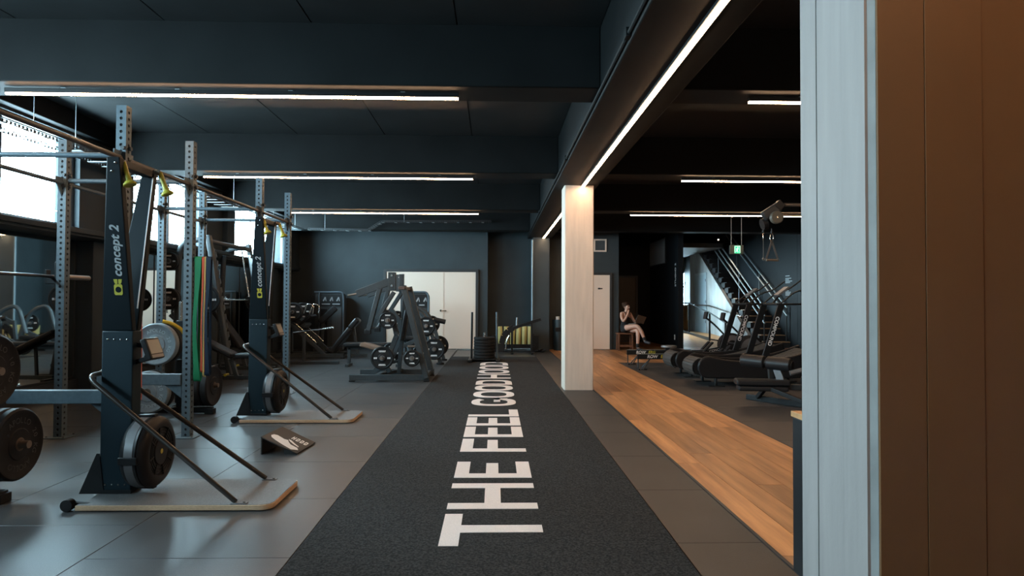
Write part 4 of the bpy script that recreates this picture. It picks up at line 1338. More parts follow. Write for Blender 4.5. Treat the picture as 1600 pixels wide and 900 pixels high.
for y, s in ((14.76, -1), (15.24, 1)):
    G().cyl((-4.38, y, 1.02), (-4.38, y + s * .34, 1.02), .0245, 12).build('plate_horn', M_CHROME, lp)
    G().tube([(-4.20, y, .98), (-4.12, y, 1.20), (-3.98, y, 1.16), (-4.00, y, .98)], .016, 8, .05).build('handle', M_CHROME, lp)
    for q in range(3):
        nm = ('near' if s < 0 else 'far') + (' side, outermost', ' side, middle', ' side, innermost')[2 - q]
        grip_plate('grip plate on the leg press carriage, ' + nm, .05, .20, (-4.38, y + s * (.08 + .06 * q), 1.02), PI / 2)
pad(lp, 'back_pad', (-3.60, 15.0, .16), (-3.20, 15.0, .66), .40, .11, up=(0, 1, 0) and (-1, 0, 1))
pad(lp, 'head_pad', (-3.22, 15.0, .66), (-3.04, 15.0, .86), .30, .12, up=(-1, 0, 1))
pad(lp, 'seat_pad', (-3.72, 15.0, .20), (-3.55, 15.0, .12), .40, .09)
part_bar(lp, 'pad_post', (-3.16, 15.0, .70), (-3.06, 15.0, .05), .06, .06, up=(0, 1, 0))
part_bar(lp, 'front_bar', (-3.70, 15.0, .05), (-2.85, 15.0, .05), .06, .06)
# barbell lying across a low stand in front of the leg press
tb = thing('t_bar_row', 'low landmine bar with chrome sleeve in front of the leg press', 'gym machine', (0, 0, 0))
part_bar(tb, 'base', (-4.1, 13.4, .03), (-3.1, 13.4, .03), .09, .06)
G().cyl((-4.02, 13.4, .62), (-3.42, 13.4, .70), .014, 10).build('bar', M_BAR, tb)
G().cyl((-3.42, 13.4, .70), (-3.22, 13.4, .727), .025, 12).build('sleeve', M_CHROME, tb)
part_bar(tb, 'stand', (-3.80, 13.4, .05), (-3.80, 13.4, .62), .05, .05)

# ---- push sled at the end of the turf
sl = thing('push_sled', 'black push sled with two tall poles standing at the far end of the turf', 'sled', (-.215, 14.15, .006))
for x in (-.29, .29):
    G().box(x - .045, x + .045, -.45, .45, 0, .05).build('skid', M_BLACK, sl, .01)
    G().cyl((x * .93, -.02, .05), (x * .90, -.02, 1.03), .0225, 14).build('pole', M_STEEL if x > 0 else M_BLACK, sl)
G().box(-.25, .25, -.25, .25, .03, .06).build('deck', M_BLACK, sl, .006)
G().cyl((0, .02, .06), (0, .02, .60), .024, 12).build('plate_post', M_CHROME, sl)
for k in range(7):
    p = bumper_plate('flat black plate stacked on the push sled, ' + ('bottom one', 'second from bottom', 'third from bottom', 'fourth from bottom', 'fifth from bottom', 'second from top', 'topmost')[k], M_BUMPER, .06, r=.20, loc=(-.215, 14.17, .067 + .031 + .0635 * k))
    p.rotation_euler = (0, -PI / 2, 0)
    p['group'] = 'plates stacked on the push sled'

# ---- rack of khaki mats and arched row station beyond the turf
rk = thing('mat_rack', 'low black rack holding khaki rolls beyond the push sled', 'rack', (.52, 16.75, 0))
G().box(-.49, .49, -.12, .12, .10, .14).box(-.49, .49, -.13, -.11, .14, .20).box(-.49, .49, .11, .13, .14, .45).build('shelf', M_BLACK, rk, .004)
for x in (-.48, .48):
    part_bar(rk, 'leg', (x, 0, 0), (x, 0, .42), .04, .22, M_BLACK)
for k in range(6):
    x = .16 + k * .145
    ml = ('leftmost', 'second from left', 'third from left', 'fourth from left', 'fifth from left', 'rightmost')[k]
    g = G().lathe([(0, 0), (0, .060), (.006, .064), (.49, .064), (.496, .060), (.496, .045), (.46, .045), (.46, 0)], (0, 0, 0), ((-.06, 0, 1), (-.02, 0, 1), (.01, 0, 1), (.02, 0, 1), (.02, 0, 1), (.02, 0, 1))[k], 20)
    m_ = tag(g.build('rolled_mat', M_KHAKI), 'khaki rolled mat standing in the low rack, ' + ml, 'mat', 'khaki rolls in the rack')
    m_.location = (x, 16.75, .143)
ar = thing('arched_row_bench', 'curved black bench with long sloping beam in front of the khaki rolls', 'gym machine', (0, 0, 0))
cur = [(.16, .05), (.17, .25), (.22, .43), (.33, .56), (.46, .64)]
g = G()
for (a, b), (c, d) in zip(cur, cur[1:]):
    g.bar((a, 16.1, b), (c, 16.1, d), .14, .07, (0, 1, 0))
g.build('curved_pad', M_PAD, ar)
G().tube([(.27, 16.0, .12), (.28, 16.0, .32), (.36, 16.0, .46)], .018, 8, .1).build('chrome_rail', M_CHROME, ar)
part_bar(ar, 'beam', (.44, 16.1, .62), (1.12, 16.1, .84), .10, .07, M_BLACK)
for x, z in ((.42, .62), (.90, .74)):
    part_bar(ar, 'leg', (x, 16.1, .02), (x, 16.1, z), .06, .05, M_BLACK)
    part_bar(ar, 'foot_bar', (x, 15.9, .02), (x, 16.3, .02), .06, .04, M_BLACK)
G().cyl((.53, 16.1, .60), (.54, 16.1, .88), .022, 10).build('grip_post', M_GALV, ar)
pw = thing('ankle_weights', 'small heap of black straps lying beside the mat rack', 'strap', (1.10, 16.62, 0))
for k in range(4):
    g = G().tube([(-.14 + .05 * k, -.06, .02 + .015 * k), (.0 + .04 * k, .05, .03 + .015 * k), (.12 + .02 * k, -.03, .02 + .012 * k)], .02, 8, .06)
    g.build('strap', M_PLASTIC, pw)
bn = thing('waste_bin', 'tall black bin with white roll on top beside the white column', 'bin', (1.70, 17.40, 0))
g = G().lathe([(0, 0), (0, .16), (.74, .19), (.80, .19), (.80, .15), (.78, .14), (.78, 0)], (0, 0, 0), (0, 0, 1), 24)
g.build('body', mat('teal_black_plastic', (.012, .02, .023), .4), bn)
G().box(-.13, .02, -.19, -.17, .50, .60).build('label_plate', M_BLACK, bn)
G().cyl((-.05, 0, .80), (-.05, 0, .88), .05, 14).build('paper_roll', M_PRINT, bn)

# ---- pipes, trays and vent on the structure
pp = tag(G().cyl((.965, 17.13, .30), (.965, 17.13, 2.86), .022, 12).sphere((.965, 17.13, .30), .03).build('wall_pipe', mat('pale_blue_pipe', (.22, .32, .38), .4)), 'thin pale pipe running down the dark pier beyond the turf', 'pipe')
vt = thing('wall_vent', 'white framed square vent above the white door right of the column', 'vent', (2.80, 17.65, 2.77))
g = G()
for a, b, c, d in ((-.17, -.13, -.17, .17), (.13, .17, -.17, .17), (-.13, .13, .13, .17), (-.13, .13, -.17, -.13)):
    g.box(a, b, -.03, 0, c, d)
g.build('frame', M_WHITE, vt, .003)
for k in range(7):
    G().box(-.13, .13, -.022, -.004, -.125 + .037 * k, -.105 + .037 * k).build('slat', mat('vent_slat', (.06, .075, .085), .5), vt)
def cable_tray(label, pts, width, rods, rod_top):
    t = thing('cable_tray', label, 'cable tray', (0, 0, 0))
    P = [Vector(p) for p in pts]
    for s in (-1, 1):
        g = G()
        for a, b in zip(P, P[1:]):
            d = (b - a).normalized()
            n = Vector((d.y, -d.x, 0)).normalized() if abs(d.z) < .9 else Vector((0, 1, 0))
            L = (b - a).length
            o = a + n * s * width / 2
            u = Vector((0, 0, 1)) - d * d.z
            u.normalize()
            step = .055
            k = max(1, int(L / step))
            st = L / k
            # side wall made as two strips with posts between: a row of openings
            for zz in (0, .038):
                g.bar(o + u * (zz + .006), o + d * L + u * (zz + .006), .003, .012, u)
            for q in range(k + 1):
                c = o + d * (st * q)
                g.bar(c - d * .012 + u * .022, c + d * .012 + u * .022, .003, .024, u)
        g.build('perforated_side', M_DARKST, t)
    g = G()
    for a, b in zip(P, P[1:]):
        d = (b - a).normalized()
        n = Vector((d.y, -d.x, 0)).normalized()
        L = (b - a).length
        for q in range(int(L / .3) + 1):
            c = a + d * (.3 * q + .02)
            g.bar(c - n * width / 2, c + n * width / 2, .06, .006)
    ro = g.build('rungs', M_GALV, t)
    ro['kind'] = 'stuff'
    for (x, y, z) in rods:
        G().cyl((x, y, z), (x, y, rod_top), .0045, 6).build('hanger_rod', M_GALV, t)
    return t
cable_tray('perforated cable tray hung below the clerestory windows', [(-4.75, 3.6, 2.905), (-4.75, 16.15, 2.945)], .30,
           [(-4.6, y, 2.91) for y in (6.72, 7.38, 8.4, 10.2, 11.8, 13.9, 15.4)], CEIL)
cable_tray('cable tray stepping up along the far beam above the leg press', [(-4.48, 16.12, 2.965), (-3.05, 16.12, 2.945), (-2.72, 16.12, 3.16), (-.1, 16.12, 3.18)], .16, [(-4.1, 16.12, 2.96), (-2.2, 16.12, 3.17)], CEIL)
cd = thing('conduit', 'thin painted conduit running along the lower edge of the long beam', 'conduit', (0, 0, 0))
G().cyl((.845, -1, 2.965), (.845, 17.1, 2.965), .014, 8).build('pipe', M_CEIL, cd)
for y in (4.2, 7.9, 12.6):
    G().box(.822, .8595, y - .04, y + .04, 2.94, 3.0).build('junction_box', M_CEIL, cd, .006)

# ================================================================== CARDIO SIDE
def treadmill(label, y0, y1):
    t = thing('curved_treadmill', label, 'treadmill', (0, 0, 0), 0, 'curved treadmills')
    yc, w = (y0 + y1) / 2, (y1 - y0)
    # belt path in x, z: rear roller, sagging deck, front roller
    path = []
    for k in range(9):
        a = math.radians(250 - 160 * k / 8)
        path.append((3.12 + .145 * math.cos(a), .275 + .145 * math.sin(a)))
    for k in range(1, 25):
        u = k / 24
        x = 3.12 + u * 1.70
        z = .42 - .52 * u * (1 - u) + .14 * u * u
        path.append((x, z))
    # resample into slats
    P = [Vector((x, 0, z)) for x, z in path]
    seg = .048
    pts = [P[0]]
    acc = 0.0
    for a, b in zip(P, P[1:]):
        d = (b - a).length
        pos = seg - acc
        while pos <= d:
            pts.append(a + (b - a) * (pos / d))
            pos += seg
        acc = d - (pos - seg)
    sm_ = MESH.get('slat')
    if sm_ is None:
        sm_ = MESH['slat'] = G().box(-seg / 2 + .003, seg / 2 - .003, -.265, .265, -.012, 0).mesh('belt_slat', mat('belt_rubber', (.030, .028, .026), .55), .003, seg=1)
    for a, b in zip(pts, pts[1:]):
        o = link('belt_slat', sm_, t)
        c = (a + b) / 2
        d = b - a
        o.location = (c.x, yc, c.z)
        o.rotation_euler = (0, -math.atan2(d.z, d.x), 0)
    inner = [(3.12 + .12 * math.cos(math.radians(250 - 160 * k / 8)), .275 + .12 * math.sin(math.radians(250 - 160 * k / 8))) for k in range(9)] + [(x, z - .025) for x, z in path[10:]] + [(4.82, .14), (3.3, .14)]
    g = G(); g.prism(inner, (0, yc - .255, 0), (1, 0, 0), (0, 0, 1), (0, 1, 0), .51)
    g.build('deck_core', M_BLACK, t)
    for s in (-1, 1):
        ys = y0 if s < 0 else y1
        pr = []
        for k in range(9):
            a = math.radians(255 - 165 * k / 8)
            pr.append((3.20 + .155 * math.cos(a), .285 + .165 * math.sin(a)))
        for k in range(1, 13):
            u = k / 12
            pr.append((3.20 + u * 1.68, .45 - .40 * u * (1 - u) + .14 * u * u))
        pr += [(4.95, .30), (4.85, .13), (4.0, .115), (3.35, .12)]
        g = G(); g.prism(pr, (0, ys - s * .035, 0), (1, 0, 0), (0, 0, 1), (0, s, 0), .075)
        g.build('side_cover', M_PLASTIC, t, .022, seg=3)
        part_bar(t, 'upright', (4.07, ys, .44), (4.32, ys, 1.24), .04, .095, M_BLACK, .006, up=(1, 0, 0))
        G().cyl((4.25, ys, 1.235), (4.92, ys, 1.235), .016, 12).build('handrail', M_BLACK, t)
        G().tube([(4.28, ys, 1.22), (4.52, ys, 1.42), (4.70, ys, 1.46), (4.92, ys, 1.62)], .013, 10, .08).build('grip_bar', M_DARKST, t)
        for x in (3.32, 4.70):
            G().box(x - .12, x + .12, ys - .06, ys + .06, 0, .012).cyl((x, ys, .012), (x, ys, .125), .022, 10).build('foot', M_BLACK, t, .002)
    G().cyl((4.31, y0, 1.235), (4.31, y1, 1.235), .02, 12).build('front_crossbar', M_BLACK, t)
    G().bar((4.38, yc, 1.37), (4.55, yc, 1.50), .16, .03, (-1, 0, 1)).build('console', M_GUN, t, .006)
    part_bar(t, 'console_arm', (4.32, yc, 1.24), (4.46, yc, 1.42), .03, .03, M_BLACK)
    d = (Vector((4.32, 0, 1.24)) - Vector((4.07, 0, .44))).normalized()
    text('brand_lettering', 'COMPOUND', .078, M_PRINT, t, (4.19, y0 - .0215, .83), -d, (d.z, 0, -d.x), offset=.0015, ext=.0008)
    return t
treadmill('black curved treadmill nearest the camera, its uprights lettered COMPOUND', 9.93, 10.57)
treadmill('black curved treadmill farther back, next to the rowing machines', 11.17, 11.80)

def rower(label, y, x0):
    t = thing('rowing_machine', label, 'rowing machine', (x0, y, 0), 0, 'rowing machines')
    G().box(0, 1.75, -.022, .022, .195, .29).build('rail', M_BLACK, t, .004)
    G().box(-.005, 1.75, -.026, .026, .29, .297).build('rail_cap', M_GALV, t)
    G().cyl((.02, 0, .20), (.02, -.0, .02), .011, 8).build('rear_leg', M_DARKST, t)
    G().tube([(.24, 0, .20), (.10, -.10, .015), (.10, .10, .015), (.24, 0, .20)], .011, 8, .02).build('rear_brace', M_DARKST, t)
    G().cyl((.02, -.13, .014), (.02, .13, .014), .014, 8).build('rear_foot', M_PLASTIC, t)
    G().box(.08, .18, -.04, .04, 0, .02).build('foot_pad', M_PLASTIC, t, .004)
    st = G().lathe([(0, 0), (0, .14), (.02, .16), (.05, .15), (.055, 0)], (.86, 0, .335), (0, 0, 1), 20)
    st.build('seat', M_GUN, t)
    G().box(.78, .94, -.05, .05, .297, .336).build('seat_carriage', M_PLASTIC, t, .006)
    for s in (-1, 1):
        G().bar((1.50, s * .11, .22), (1.72, s * .11, .46), .11, .03, (-1, 0, 1)).build('foot_rest', M_PLASTIC, t, .008)
        part_bar(t, 'front_leg', (2.15, s * .06, .30), (2.22, s * .27, .03), .04, .05, M_BLACK)
    part_bar(t, 'front_beam', (1.45, 0, .22), (2.35, 0, .40), .05, .10, M_BLACK)
    G().cyl((2.22, -.30, .02), (2.22, .30, .02), .02, 10).build('front_foot', M_PLASTIC, t)
    G().lathe([(-.10, 0), (-.10, .20), (-.08, .245), (.08, .245), (.10, .20), (.10, 0)], (2.12, 0, .40), (0, 1, 0), 28).build('flywheel_cage', M_PLASTIC, t)
    G().lathe([(-.112, .10), (-.104, .16), (-.10, .20)], (2.12, 0, .40), (0, 1, 0), 24).build('flywheel_vent', M_GUN, t)
    G().tube([(2.0, 0, .60), (1.80, 0, .80), (1.62, 0, .95)], .018, 8, .1).build('monitor_arm', M_BLACK, t)
    G().bar((1.60, 0, .92), (1.63, 0, 1.07), .19, .035, (1, 0, 0)).build('monitor', M_PLASTIC, t, .006)
    G().cyl((1.78, -.22, .50), (1.78, .22, .50), .014, 8).build('handle', M_BLACK, t)
    text('wordmark_row', 'ROW', .078, M_PRINT, t, (.28, -.0232, .243), (1, 0, 0), (0, 0, 1), shear=.2, offset=.002, ext=.0008)
    text('wordmark_erg', 'ERG', .078, M_YELLOW, t, (.505, -.0232, .243), (1, 0, 0), (0, 0, 1), shear=.2, offset=.002, ext=.0008)
    text('wordmark_front', 'CONCEPT 2', .07, M_PRINT, t, (1.86, -.0262, .302), (.98, 0, .2), (-.2, 0, .98), shear=.2, offset=.001, ext=.0008)
    return t
rower('rowing machine nearer the camera, black rail lettered ROWERG', 12.38, 2.66)
rower('rowing machine farther back below the seated person', 13.45, 2.68)

# ---- roller bench at the right, cut by the near column
gd = thing('roller_bench', 'low black bench with two thick padded rollers right of the wood walkway', 'gym machine', (0, 0, 0))
pad(gd, 'seat_pad', (2.99, 8.22, .275), (3.62, 8.12, .275), .22, .075)
pad(gd, 'lower_pad', (3.02, 8.22, .20), (3.60, 8.12, .20), .20, .06)
ra, rb = Vector((3.18, 8.50, .52)), Vector((3.66, 8.02, .49))
d = (rb - ra).normalized()
for k in range(2):
    a = ra + d * (.30 * k + (.03 * k))
    G().lathe([(0, 0), (0, .065), (.012, .082), (.29, .082), (.305, .065), (.305, 0)], a, d, 24).build('roller', M_PAD, gd)
G().cyl(ra + d * .29, ra + d * .345, .05, 14).build('roller_collar', M_PLASTIC, gd)
G().lathe([(0, 0), (0, .055), (.012, .05), (.012, 0)], ra + d * .635, d, 16).build('end_cap', M_PLASTIC, gd)
part_bar(gd, 'roller_post', (3.50, 8.18, .44), (3.56, 8.12, .20), .05, .09, M_GUN)
part_bar(gd, 'roller_post', (3.44, 8.24, .44), (3.46, 8.24, .20), .05, .06, M_DARKST)
part_bar(gd, 'rear_beam', (3.55, 8.15, .22), (4.10, 7.95, .23), .06, .07, M_DARKST)
part_bar(gd, 'brace', (3.38, 8.05, .20), (3.72, 7.62, .05), .05, .05, M_BLACK)
part_bar(gd, 'front_leg', (3.62, 7.60, .02), (3.74, 7.66, .48), .07, .07, M_STEEL)
part_bar(gd, 'base_bar', (3.30, 8.62, .035), (3.90, 7.62, .035), .07, .07, M_BLACK)
part_bar(gd, 'leg', (3.35, 8.42, .05), (3.40, 8.24, .22), .05, .05, M_BLACK)
G().lathe([(0, 0), (0, .09), (.03, .10), (.06, .09), (.06, 0)], (3.84, 8.05, .30), (-.5, -.85, 0), 24).build('adjust_wheel', M_PLASTIC, gd)
G().cyl((3.74, 8.0, .46), (4.2, 7.8, .46), .03, 12).build('handle_bar', M_GUN, gd)
G().cyl((3.59, 8.02, .40), (3.80, 7.98, .46), .03, 10).build('roller_mount', M_GUN, gd)

# ---- cable trainer with hanging handles
ct = thing('cable_trainer', 'overhead cable arm with a round pulley beside the near column', 'gym machine', (0, 0, 0))
for z, r in ((2.45, .022), (2.325, .018)):
    G().cyl((3.47, 8.0, z), (4.72, 8.0, z), r, 12).build('arm_bar', M_KNURL, ct)
G().bar((3.26, 8.0, 2.30), (3.46, 8.0, 2.43), .09, .12).build('arm_head', M_DARKST, ct, .02)
G().bar((3.42, 8.0, 2.40), (3.49, 8.0, 2.475), .10, .10).build('arm_collar', M_BLACK, ct, .01)
G().lathe([(-.035, 0), (-.035, .07), (-.02, .078), (0, .066), (.02, .078), (.035, .07), (.035, 0)], (3.395, 7.93, 2.285), (0, 1, 0), 28).build('pulley_wheel', mat('olive_grey_pulley', (.09, .075, .055), .5), ct)
G().lathe([(-.04, 0), (-.04, .012), (.04, .012), (.04, 0)], (3.395, 7.93, 2.285), (0, 1, 0), 12).build('pulley_axle', M_CHROME, ct)
G().lathe([(-.03, 0), (-.03, .07), (.03, .07), (.03, 0)], (3.30, 8.06, 2.22), (1, 0, .3), 20).build('pulley_wheel', M_PLASTIC, ct)
G().box(4.66, 4.86, 7.85, 8.15, .04, 2.60).box(4.40, 5.1, 7.6, 8.4, 0, .05).build('tower', M_BLACK, ct, .006)
def cable_handle(label, x, y, ztop, yaw):
    t = thing('cable_attachment', label, 'handle', (x, y, ztop), yaw, 'cable handles hanging by the near column')
    G().cyl((0, 0, 0), (0, 0, -.055), .006, 8).cyl((0, 0, -.03), (0, 0, -.055), .014, 10).build('cable_stop', M_PLASTIC, t)
    g = G().tube([(0, 0, -.05), (-.018, 0, -.08), (-.024, 0, -.125), (0, 0, -.155), (.024, 0, -.125), (.018, 0, -.08), (0, 0, -.05)], .006, 8, .012)
    g.build('carabiner', M_CHROME, t)
    for s in (-1, 1):
        G().bar((0, 0, -.15), (s * .075, 0, -.365), .022, .006, (0, 1, 0)).build('strap', mat('grey_webbing', (.08, .075, .07), .8), t)
        G().tube([(s * .075 + .016 * math.cos(k * PI / 4), 0, -.375 + .016 * math.sin(k * PI / 4)) for k in range(9)], .004, 6).build('ring', M_GUN, t)
    G().cyl((-.07, 0, -.378), (.07, 0, -.378), .014, 12).build('grip', M_KNURL, t)
    return t
cable_handle('left triangular cable handle, turned edge on', 3.27, 8.02, 2.165, 1.15)
cable_handle('right triangular cable handle with tan grip, hanging below the round pulley', 3.325, 7.90, 2.145, .12)

# ---- pedestal just behind the near column
pd = thing('pedestal', 'slim black pedestal with timber top tucked behind the near column', 'pedestal', (1.53, 2.80, 0))
G().box(-.20, .20, -.15, .15, .06, .745).build('body', M_BLACK, pd, .006)
G().box(-.205, .205, -.155, .155, .745, .77).build('timber_top', M_WOOD2, pd, .003)
for x in (-.16, .16):
    for y in (-.11, .11):
        G().cyl((x, y - .012, .03), (x, y + .012, .03), .03, 14).build('caster', M_PLASTIC, pd)

# ================================================================== LOBBY AND STAIRS
M_PLASTER = mat('grey_render', (.29, .285, .275), .8, noise=(4, .18, (1, 1, .35)), bump=(40, .15))
st = thing('staircase', 'dark straight staircase with metal rails rising behind the treadmills', 'staircase', (0, 0, 0))
M_TREAD_LIT = mat('timber_nosing', (.36, .20, .10), .5)
M_STAIR = mat('black_stair', (.012, .012, .013), .5)
for k in range(1, 19):
    z, y = .175 * k, 18.40 + .3125 * (k - 1)
    s = G().box(7.50, 8.25, y, y + .325, z - .175, z - .02).build('step', M_STAIR, st)
    G().box(7.55, 8.249, y - .012, y + .30, z - .022, z).build('tread', M_TREAD_LIT if k < 9 else M_STAIR, s, .004)  # lit look of the lower treads is painted on, higher ones stay black
def slope_z(y):
    return .56 * (y - 18.4) + .175
for x in (7.56, 8.19):
    for h in ((.92, .70, .48) if x < 8 else (.92, .70)):
        G().cyl((x, 18.45, slope_z(18.45) + h), (x, 23.9, slope_z(23.9) + h), .022, 10).build('rail', M_GALV, st)
    for y in (18.5, 20.4, 22.3, 23.9):
        G().cyl((x, y, slope_z(y) - .2), (x, y, slope_z(y) + .92), .018, 8).build('rail_post', M_DARKST, st)
g = G()
ptop = [(18.75, 0), (25.0, 0), (25.0, 3.05), (23.75, 3.05)]
g.prism([(18.75, 0), (25.05, 0), (25.05, 3.05), (23.95, 3.05)], (7.40, 0, 0), (0, 1, 0), (0, 0, 1), (1, 0, 0), .098)
struct(g.build('wall_under_stair', M_PLASTER))
sbox('wall_stair_right', 8.26, 8.40, 17.96, 28.8, 0, 6.0, M_WALLK)
d4 = thing('door_4', 'x', 'x'); del d4['label'], d4['category']; struct(d4)
G().box(7.375, 7.398, 23.10, 24.30, .20, 2.25).build('door_leaf', mat('blue_grey_door', (.30, .36, .39), .5), d4, .004)
f = G().box(7.37, 7.40, 23.05, 23.10, .2, 2.32).box(7.37, 7.40, 24.30, 24.35, .2, 2.32).box(7.37, 7.40, 23.10, 24.30, 2.25, 2.32)
f.build('door_frame', mat('pale_frame', (.36, .40, .42), .5), d4)
for z in (.55, 1.25, 2.0):
    G().cyl((7.37, 23.10, z), (7.37, 23.10, z + .09), .012, 8).build('hinge', M_BLACK, d4)
rr = thing('ramp_railing', 'black and steel railing along the lobby ramp beside the studio wall', 'railing', (0, 0, 0))
for (x, y, z0, z1) in ((6.58, 22.4, .19, 1.24), (6.60, 20.3, .085, .95), (6.62, 18.95, .015, .68)):
    part_bar(rr, 'post', (x, y, z0), (x, y, z1), .05, .05, M_BLACK)
G().tube([(6.55, 25.5, 1.24), (6.58, 22.4, 1.24), (6.60, 20.3, .95), (6.62, 18.95, .68), (6.62, 18.85, .40)], .022, 10, .05).build('top_rail', M_BLACK, rr)
part_bar(rr, 'kick_rail', (6.56, 24.5, .27), (6.60, 20.3, .14), .04, .10, M_BLACK)
wr = thing('wall_handrail', 'bright steel handrail fixed along the rendered lobby wall', 'railing', (0, 0, 0))
G().tube([(7.30, 25.0, .60), (7.30, 25.0, 1.18), (7.30, 22.5, 1.16), (7.30, 19.6, .86), (7.36, 19.5, .86)], .022, 10, .06).build('rail', M_CHROME, wr)
for y, z in ((24.0, 1.17), (22.5, 1.15), (21.0, 1.0)):
    G().cyl((7.30, y, z), (7.398, y, z - .05), .010, 8).build('bracket', M_CHROME, wr)
ko = thing('lobby_counter', 'orange timber counter glimpsed past the dark studio wall', 'counter', (7.20, 26.2, .2))
G().box(-.8, .55, 0, .6, 0, .92).build('front_panel', mat('orange_timber', (.40, .20, .07), .5, noise=(4, .2, (1, 1, .3))), ko, .006)
G().box(-.85, .6, -.05, .65, .92, .96).build('counter_top', M_PLY, ko, .004)
pv = thing('branch_vase', 'vase of bare dark branches on the lobby counter', 'vase', (7.32, 26.45, 1.16))
G().lathe([(0, 0), (0, .05), (.08, .08), (.20, .06), (.24, .035), (.24, .028), (.05, .03), (.05, 0)], (0, 0, 0), (0, 0, 1), 18).build('vase', mat('glaze', (.2, .19, .17), .4), pv)
for k in range(9):
    a = 2 * PI * k / 9 + random.random()
    l = .5 + .35 * random.random()
    p = [(0, 0, .15), (.1 * math.cos(a), .1 * math.sin(a), .35), (.30 * math.cos(a) * l / .6, .3 * math.sin(a), .2 + l)]
    b = G().tube(p, .006, 5, .05, 3)
    for q in range(7):
        u = .4 + .1 * q * .9
        c = Vector(p[1]).lerp(Vector(p[2]), u)
        b.sphere(c + Vector((random.uniform(-.05, .05), random.uniform(-.05, .05), random.uniform(-.02, .05))), .022, 5, 4, (1, 1, .5))
    b.build('branch', mat('dark_twig', (.03, .03, .02), .7), pv)
cu = thing('window_curtain', 'pale curtain hanging beside the far lobby window', 'curtain', (8.3, 28.6, .25))
g = G()
v, f = [], []
N = 40
for k in range(N + 1):
    x = .0 + .9 * k / N
    y = .04 * math.sin(k * 1.3)
    v += [(x, y, 0), (x, y, 2.7), (x, y + .012, 0), (x, y + .012, 2.7)]
for k in range(N):
    a, b = 4 * k, 4 * k + 4
    f += [(a, b, b + 1, a + 1), (a + 2, a + 3, b + 3, b + 2), (a + 1, b + 1, b + 3, a + 3)]
g.add(v, f).build('cloth', mat('pale_curtain', (.55, .52, .47), .9), cu)

# signs, lamps and fittings on the right
ex = thing('exit_sign', 'green running figure exit sign hanging above the stairs', 'sign', (5.13, 14.0, 2.385))
G().box(-.145, .145, -.03, .03, -.095, .095).build('case', mat('dark_sign_case', (.05, .06, .055), .5), ex, .006)
G().box(-.055, .075, -.034, -.029, -.08, .08).build('lit_panel', mat('green_exit', (.02, .5, .25), .4, emit=((.03, .75, .36), .9)), ex)
M_EXW = mat('sign_white', (.8, .9, .85), .4, emit=((.7, 1, .85), .8))
pg = G()
def pq(a, b, w):
    pg.bar((a[0], -.036, a[1]), (b[0], -.036, b[1]), .003, w, (0, 1, 0)) if False else pg.bar((a[0], -.0355, a[1]), (b[0], -.0355, b[1]), w, .002, (0, 1, 0))
pq((-.045, -.07), (-.045, .07), .010); pq((-.045, .07), (.065, .07), .010); pq((.065, .07), (.065, -.07), .010)
pq((.012, .022), (-.002, -.015), .026); pq((.012, .022), (.042, .008), .010); pq((.010, .022), (-.022, .012), .010); pq((-.002, -.015), (.022, -.040), .011); pq((.022, -.040), (.018, -.068), .010); pq((-.002, -.015), (-.014, -.044), .011); pq((-.014, -.044), (-.032, -.052), .009)
pg.lathe([(0, 0), (0, .012), (.002, .012), (.002, 0)], (.020, -.0365, .043), (0, 1, 0), 12)
o = pg.build('running_figure', M_EXW, ex); o['kind'] = 'stuff'
for x in (-.11, .11):
    G().cyl((x, 0, .095), (x, 0, CEIL - 2.385), .006, 6).build('hanging_rod', M_GALV, ex)
dl = thing('ceiling_spotlight', 'small bright warm spotlight above the head of the stairs', 'light', (7.22, 21.3, 3.30))
G().lathe([(0, 0), (0, .035), (.10, .045), (.10, .035), (.02, .028), (.02, 0)], (0, 0, .06), (-.2, -.5, -.8), 16).cyl((0, 0, .05), (0, 0, .22), .01, 8).build('can', M_BLACK, dl)
G().sphere((-.012, -.032, .010), .022, 10, 8).build('bulb', mat('spot_bulb', (1, .9, .8), .4, emit=((1, .8, .6), 60)), dl)
lp_ = bpy.data.lights.new('spot_lamp', 'SPOT'); lp_.energy = 60; lp_.color = (1, .78, .55); lp_.spot_size = 1.6; lp_.shadow_soft_size = .03
lo = bpy.data.objects.new('spot_lamp', lp_); COL.objects.link(lo); lo.parent = dl; lo.location = (-.03, -.075, -.03); lo.rotation_euler = (math.radians(-25), math.radians(10), 0)
sd = thing('smoke_detector', 'round white smoke detector on the dark ceiling before the stairs', 'detector', (5.86, 19.4, CEIL))
G().lathe([(0.012, 0), (0.012, .06), (-.03, .055), (-.045, .035), (-.045, 0)], (0, 0, 0), (0, 0, 1), 20).build('body', M_PRINT, sd)
G().lathe([(-.045, .03), (-.055, .022), (-.055, 0)], (0, 0, 0), (0, 0, 1), 16).build('sensor', M_GUN, sd)
sw = thing('wall_socket', 'small white socket low on the dark studio wall', 'socket', (4.98, 18.30, .30))
G().box(-.012, 0, -.045, .045, -.07, .07).build('plate', M_PRINT, sw, .003)
G().box(-.014, -.011, -.02, .02, -.03, .03).build('outlet', M_GUN, sw)
gp = thing('studio_glass_panel', 'pale grey glazed panel high on the dark studio wall', 'glass panel', (4.98, 19.3, 2.42))
G().box(-.012, 0, 0, 1.9, 0, .72).build('glazing', mat('grey_glazing', (.42, .44, .45), .25), gp)  # pale grey colour stands in for the reflection in the glass
fg = G().box(-.02, 0, -.03, 0, -.03, .75).box(-.02, 0, 1.9, 1.93, -.03, .75).box(-.02, 0, 0, 1.9, -.03, 0).box(-.02, 0, 0, 1.9, .72, .75)
fg.build('frame', M_FRAME, gp)
tx = text('wall_lettering', 'STUDIO 2', .15, M_PRINT, wst, (4.978, 18.22, 2.02), (0, 0, 1), (0, 1, 0), ext=.002)
